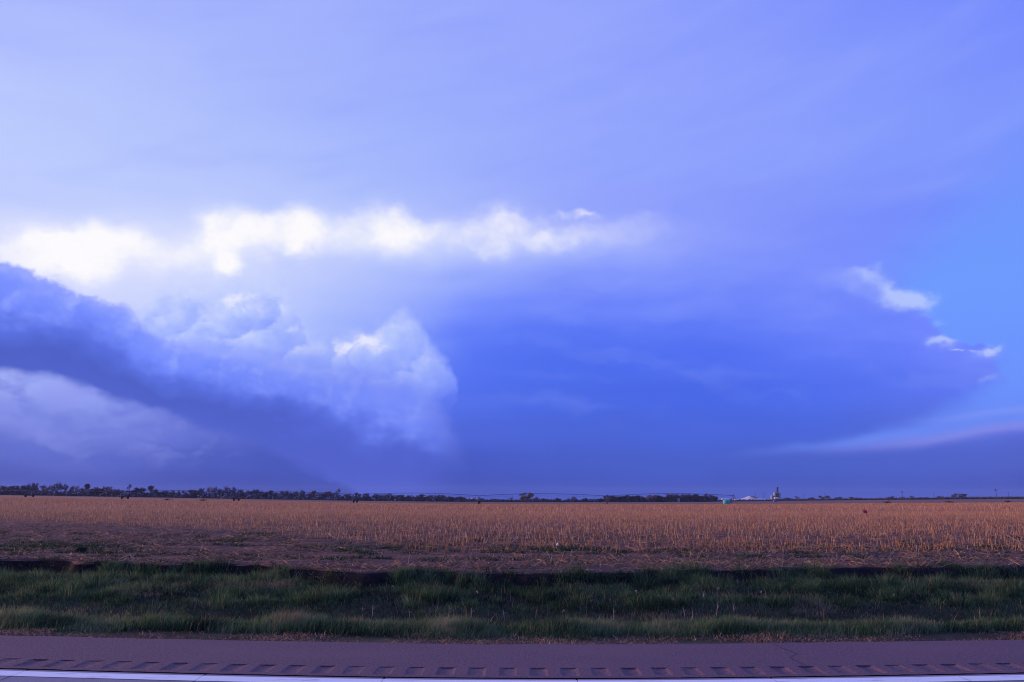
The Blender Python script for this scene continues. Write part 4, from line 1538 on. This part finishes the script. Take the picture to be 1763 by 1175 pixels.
LOOK = {'round': 'rounded', 'round2': 'full rounded', 'tall': 'narrow', 'tall2': 'tall narrow', 'vase': 'spreading', 'bush': 'low bushy', 'bush2': 'dense bushy', 'ragged': 'ragged', 'lean': 'leaning thin'}
count = {}
SPECIAL = {907: 'pale round bare tree standing alone in the middle distance', 220: 'thin leaning bare tree rising above the second irrigation tower from the left', 581: 'leaning thin bare tree sticking up left of the fourth irrigation tower',
           96: 'tallest spreading bare tree of the left treeline, above the first span'}
for px, top_, wp, kd, tn, Y in TREES:
    sec = next(i for i, s_ in enumerate(SECT) if px < s_[0])
    count[sec] = count.get(sec, 0) + 1
    lab = SPECIAL.get(px) or f"{LOOK[kd]} bare tree, {ORD[count[sec] - 1]} from left {SECT[sec][1]}"
    tree(px, top_, wp, kd, tn, Y, lab, 'bare trees along the horizon')


# brushwood: a mass nobody could count
def brush(name, segs, label, seed):
    rs = np.random.default_rng(seed)
    C, Z = [], []
    for x0, x1, h0, h1, Y, dens in segs:
        m_ = int((x1 - x0) * dens)
        t_ = rs.random(m_)
        px = x0 + (x1 - x0) * t_
        Yv = Y + rs.uniform(-14, 14, m_)
        A, B = sight(x0, 860), sight(x1, 860)
        xa, xb = A.x / A.y, B.x / B.y
        xv = (xa + (xb - xa) * t_) * Yv
        hmax = (h0 + (h1 - h0) * t_) / PF * Y * (.35 + 1.0 * fbm(px, px * 0, 16.0, seed))
        C.append(np.stack([xv, Yv, swale(xv, Yv) + hmax * rs.random(m_) ** 1.25], 1))
        Z.append(rs.uniform(.25, .95, m_) * Y / 900)
    C, Z = np.concatenate(C), np.concatenate(Z)
    V = C[:, None, :] + rs.normal(0, 1, (len(C), 3, 3)) * Z[:, None, None] * np.array([.8, .8, .9])
    T = np.arange(len(C) * 3).reshape(-1, 3)
    return tag(obj(name, tri_mesh(name, V, T), M['brush']), label, 'brush', kind='stuff')


brush('treeline_brush', [(-260, 62, 16, 16, 850, 50), (60, 215, 10, 11, 860, 34), (215, 410, 11, 12, 880, 34), (405, 620, 13, 12, 910, 36), (610, 800, 11, 9, 950, 40)], 'dark brushwood filling the foot of the left treeline', 131)
brush('hedge_brush', [(795, 1050, 5, 5, 1060, 30), (1040, 1235, 11, 12, 1010, 60), (1225, 1345, 2.2, 2.2, 1150, 26)], 'dark low hedge under the trees in the middle distance', 132)
brush('horizon_brush', [(1330, 1560, 2.4, 2.6, 1380, 26), (1560, 1763, 3.0, 3.0, 1320, 30), (1763, 2050, 3.0, 3.0, 1300, 22)], 'dark line of brush along the horizon at right', 133)

# low ridge far off on the right
rg = []
xr = np.linspace(1560, 2300, 60)
for dY, hf in ((0, 0), (60, .75), (140, 1.0), (300, 1.0), (700, 0)):
    row = []
    for px in xr:
        b_ = stand(px, 2500 + dY)
        hh = 5.6 * np.clip((px - 1560) / 100, 0, 1) * (.9 + .25 * float(fbm(px, 0, 60, 141)))
        row.append((b_.x, b_.y, b_.z - 1.0 + (hh + 1) * hf))
    rg.append(row)
tag(obj('hills', grid_mesh('hills', np.array(rg)), M['ridge']), 'low greyish rise of land at the far right horizon', 'hill', kind='structure')


# ------------------------------------------------------------------ elevator, grain pile, sheds, poles
EL_Y = 1500.0
eb = stand(1336, EL_Y)
mpp = EL_Y / PF                                  # metres to a photograph pixel out there
ge = empty('grain_elevator', eb)
tag(ge, 'grey grain elevator with round bins and tall leg on the horizon', 'grain elevator')
for cx, w_, top_ in ((1329.8, 5.2, 853), (1334.8, 5.2, 847.6), (1342.4, 5.2, 847.8), (1338.6, 4.0, 849)):
    mb = MB()
    r_ = w_ * mpp / 2
    h_ = height_to(cx, top_, eb)
    cc = ((cx - 1336) * mpp, random.uniform(-1, 3))
    prof = [(r_, 0)]
    for k in range(8):
        prof += [(r_, h_ * (k + .1) / 9), (r_ * 1.02, h_ * (k + .5) / 9), (r_, h_ * (k + .9) / 9)]
    prof += [(r_, h_ * .92)]
    mb.lathe(prof, 18, cc)
    bo = mb.build('grain_bin', M['bin'] if cx != 1338.6 else M['bin_dark'], ge)
    mb = MB(); mb.lathe([(r_ * 1.04, h_ * .92), (r_ * .2, h_ * .995), (r_ * .1, h_)], 18, cc); mb.build('bin_roof', M['bin'], bo)
ht = height_to(1338, 838.5, eb)
mb = MB()
lx_ = 2.4 * mpp
for sx in (-1, 1):
    for sy in (-1, 1):
        mb.tube((lx_ + sx * 1.1, sy * 1.1 - 3, 0), (lx_ + sx * 1.0, sy * 1.0 - 3, ht * .9), .22, n=4)
for k in range(8):
    z0, z1 = ht * .9 * k / 8, ht * .9 * (k + 1) / 8
    mb.tube((lx_ - 1.1, -4.1, z0), (lx_ + 1.1, -4.1, z1), .12, n=4); mb.tube((lx_ + 1.1, -1.9, z0), (lx_ - 1.1, -1.9, z1), .12, n=4)
mb.build('leg_tower', M['bin_dark'], ge)
mb = MB(); mb.box(lx_ - .7, lx_ + .7, -3.7, -2.3, 0, ht * .97); mb.build('elevator_leg', M['bin_dark'], ge)
mb = MB(); mb.box(lx_ - 1.6, lx_ + 1.6, -4.4, -1.6, ht * .86, ht * .97); mb.add([(lx_ - 1.6, -4.4, ht * .972), (lx_ + 1.6, -4.4, ht * .972), (lx_ + 1.6, -1.6, ht * .972), (lx_ - 1.6, -1.6, ht * .972), (lx_, -3, ht)], [(0, 1, 4), (1, 2, 4), (2, 3, 4), (3, 0, 4)]); mb.build('head_house', M['bin_dark'], ge)
for tx in (-.8, 3.4, 6.0):
    mb = MB(); mb.tube((lx_, -3, ht * .86), (tx * mpp, -1, ht * .60), .3, n=5); mb.build('spout', M['bin_dark'], ge)


def shed(name, x0, x1, y0, y1, Y, mat, roofm, label, cat='shed', door=True):
    """gabled shed: photograph columns x0..x1, eaves and ridge rows"""
    b_ = stand((x0 + x1) / 2, Y)
    w_ = (x1 - x0) / PF * Y / 2
    he, hr = height_to(x0, y1, b_), height_to(x0, y0, b_)
    he = max(he, 2.2); hr = max(hr, he + .8)
    e_ = empty(name, b_)
    mb = MB(); dp = min(w_, 7)
    mb.box(-w_, w_, -dp, dp, -.3, he); mb.build('wall', mat, e_)
    mb = MB()
    mb.add([(-w_ - .3, -dp - .4, he + .02), (w_ + .3, -dp - .4, he + .02), (w_ + .3, 0, hr), (-w_ - .3, 0, hr), (w_ + .3, dp + .4, he + .02), (-w_ - .3, dp + .4, he + .02)],
           [(0, 1, 2, 3), (3, 2, 4, 5), (0, 3, 5), (1, 4, 2), (0, 5, 4, 1)])
    mb.build('roof', roofm, e_)
    if door:
        mb = MB(); mb.box(-w_ * .35, w_ * .2, -dp - .06, -dp - .01, 0, he * .8); mb.build('door', M['bin_dark'], e_)
    return tag(e_, label, cat)


shed('metal_shed', 1333.5, 1339.5, 856.6, 858, EL_Y - 30, M['white_metal'], M['white_metal'], 'small white shed at the foot of the grain elevator')
shed('metal_shed', 1341, 1349, 858.2, 859, EL_Y - 30, M['bin'], M['bin'], 'low grey shed right of the grain elevator')
shed('farm_shed', 1227, 1235, 858.4, 860, 1150, M['white_metal'], M['bin'], 'left of two pale farm sheds behind the irrigation pivot')
shed('farm_shed', 1243, 1254, 858.6, 860, 1150, M['white_metal'], M['white_metal'], 'right of two pale farm sheds behind the irrigation pivot')
shed('farm_shed', 810, 821, 857.8, 859.4, 1150, M['white_metal'], M['white_metal'], 'white roofed shed left of the fifth irrigation tower', )
shed('farm_shed', 766, 772, 858.6, 859.8, 1150, M['white_metal'], M['bin'], 'small pale shed among dark bushes left of the white roofed shed')
shed('farm_shed', 1166.5, 1170, 859.0, 860.0, 995, M['bin'], M['bin'], 'small pale shed at the foot of the dense trees left of the tank')

# long white tarp-covered grain pile with bare brown crest
gp = stand(1291, 1420)
mp2 = 1420 / PF
gpile = empty('grain_pile', gp)
tag(gpile, 'long white covered grain pile with a brown crest on the horizon', 'grain pile')
hp = height_to(1291, 854.0, gp)
prof = [(-29, .30), (-22, .36), (-14, .46), (-8, .66), (-2, .94), (1, 1.0), (7, .9), (13, .66), (22, .50), (33, .34)]


def pile(mb, x_lo, x_hi, scale, nseg=24):
    rws = []
    for i in range(nseg + 1):
        xx_ = x_lo + (x_hi - x_lo) * i / nseg
        hh = np.interp(xx_, [p_[0] for p_ in prof], [p_[1] for p_ in prof]) * hp * scale
        rws.append([(xx_ * mp2, -14, 0), (xx_ * mp2, -9, hh * .55), (xx_ * mp2, -3, hh * .95), (xx_ * mp2, 0, hh), (xx_ * mp2, 9, hh * .6), (xx_ * mp2, 14, 0)])
    n_ = 6
    fs_ = []
    for i in range(nseg):
        for j in range(n_ - 1):
            fs_.append((i * n_ + j, (i + 1) * n_ + j, (i + 1) * n_ + j + 1, i * n_ + j + 1))
    fs_ += [tuple(range(n_ - 1, -1, -1)), tuple(range(nseg * n_, nseg * n_ + n_))]
    mb.add([p_ for r_ in rws for p_ in r_], fs_)


mb = MB(); pile(mb, -29, 33, 1.0); mb.build('tarp', M['tarp'], gpile)
mb = MB()
cr_ = []
for i in range(13):
    xx_ = 0 + 14 * i / 12
    hh = np.interp(xx_, [p_[0] for p_ in prof], [p_[1] for p_ in prof]) * hp
    tdn = .95 - .5 * math.sin(math.pi * min(1, i / 12 + .15)) ** 1
    cr_.append([(xx_ * mp2, -9.3 + 5 * abs(i - 6) / 6, hh * (.55 + .33 * abs(i - 6) / 6) + .2), (xx_ * mp2, -3, hh * .95 + .25), (xx_ * mp2, 0, hh + .25), (xx_ * mp2, 6, hh * .7 + .25)])
fs_ = [(i * 4 + j, (i + 1) * 4 + j, (i + 1) * 4 + j + 1, i * 4 + j + 1) for i in range(12) for j in range(3)]
mb.add([p_ for r_ in cr_ for p_ in r_], fs_); mb.build('grain_crest', M['grain'], gpile)


def pole(px, top_, Y, label, arms=1, lamp=False):
    b_ = stand(px, Y)
    h_ = height_to(px, top_, b_)
    e_ = empty('light_tower' if lamp else 'power_pole', b_)
    mb = MB(); mb.tube((0, 0, -.2), (0, 0, h_), .28, .20, 8); mb.build('post', M['wood'], e_)
    if lamp:
        mb = MB()
        for k in range(4): mb.box(-1.6 + k * .85, -1.0 + k * .85, -.35, -.05, h_ - .9, h_ - .25)
        mb.build('lamp_rack', M['bin_dark'], e_)
    else:
        for k in range(arms):
            mb = MB(); mb.box(-1.7, 1.7, -.12, .12, h_ - .7 - k * 1.2, h_ - .45 - k * 1.2); ar = mb.build('cross_arm', M['wood'], e_)
            for xx_ in (-1.5, -.6, .6, 1.5):
                mb = MB(); mb.lathe([(.08, h_ - .448 - k * 1.2), (.12, h_ - .34 - k * 1.2), (.05, h_ - .2 - k * 1.2)], 8, (xx_, 0)); mb.build('insulator', M['bin_dark'], ar)
    return tag(e_, label, 'pole' if not lamp else 'light tower', 'poles along the horizon')


pole(1314.6, 848.6, 1450, 'tall light tower between the grain pile and the elevator', lamp=True)
pole(1301.5, 850, 1600, 'thin pole above the brown crest of the grain pile')
pole(1554, 845.5, 1000, 'tall power pole midway between the elevator and the right edge', 2)
pole(1608, 848.5, 1500, 'short faint power pole between the two bushes and the tall middle pole')
pole(1716, 842, 900, 'tallest power pole near the right edge of the picture', 2)
pole(1737, 848, 1400, 'short power pole closest to the right edge')
pole(1421, 849.6, 1500, 'thin power pole above the clump of trees right of the elevator')
pole(1385, 851, 1600, 'faint thin pole just right of the grain elevator')

# small pale utility box out in the far field
ub = stand(1334, 560)
u_ = empty('utility_box', ub)
mb = MB(); mb.box(-1.0, 1.0, -.6, .6, .25, 1.5); mb.build('cabinet', M['panel'], u_)
mb = MB(); mb.box(-1.1, 1.1, -.7, .7, 1.502, 1.62); mb.build('lid', M['white_metal'], u_)
mb = MB(); mb.box(-.9, -.7, -.5, .5, -.1, .248); mb.box(.7, .9, -.5, .5, -.1, .248); mb.build('skid', M['dark_steel'], u_)
tag(u_, 'small pale blue box standing in the far field below the elevator', 'utility box')

# dark tufts on the far edge strip
for px, Y in ((1527, 338), (1634, 340), (1735, 338), (288, 345), (349, 345)):
    b_ = stand(px, Y)
    V, T, k = [], [], 0
    rs = np.random.default_rng(int(px))
    for i in range(160):
        c_ = np.array([rs.normal(0, .7), rs.normal(0, .4), abs(rs.normal(0, .28))])
        dv = rs.normal(0, .16, (3, 3)); V += [c_ + dv[0], c_ + dv[1], c_ + dv[2]]; T.append((k, k + 1, k + 2)); k += 3
    o = obj('weed_clump', tri_mesh('weed_clump', np.array(V), np.array(T)), M['brush'], loc=b_)
    nm = {1527: 'leftmost of three dark weed clumps on the strip at right', 1634: 'middle of three dark weed clumps on the strip at right', 1735: 'rightmost dark weed clump on the far strip',
          288: 'dark weed clump on the far strip, right of the second irrigation tower', 349: 'dark weed clump on the far strip, left of the third irrigation tower'}[px]
    tag(o, nm, 'weed clump', 'weed clumps on the far strip')


# ------------------------------------------------------------------ the evening air over the plain
hz = MB()
zlo = float(swale(0.0, 4700.0)) - 2.0
hz.box(-6500, 6500, -80, 4700, zlo, 34.0)
haze = hz.build('haze', None)
hm = bpy.data.materials.new('haze')
hm.use_nodes = True
hm.node_tree.nodes.clear()
S.nt = hm.node_tree
pv = S.node('ShaderNodeVolumePrincipled')
pv.inputs['Color'].default_value = (.50, .68, 1.0, 1.0)
pv.inputs['Density'].default_value = 0.00005
pv.inputs['Anisotropy'].default_value = 0.0
ho = S.node('ShaderNodeOutputMaterial')
hm.node_tree.links.new(pv.outputs[0], ho.inputs['Volume'])
haze.data.materials.append(hm)
tag(haze, 'thin blue evening haze over the plain', 'haze', kind='stuff')
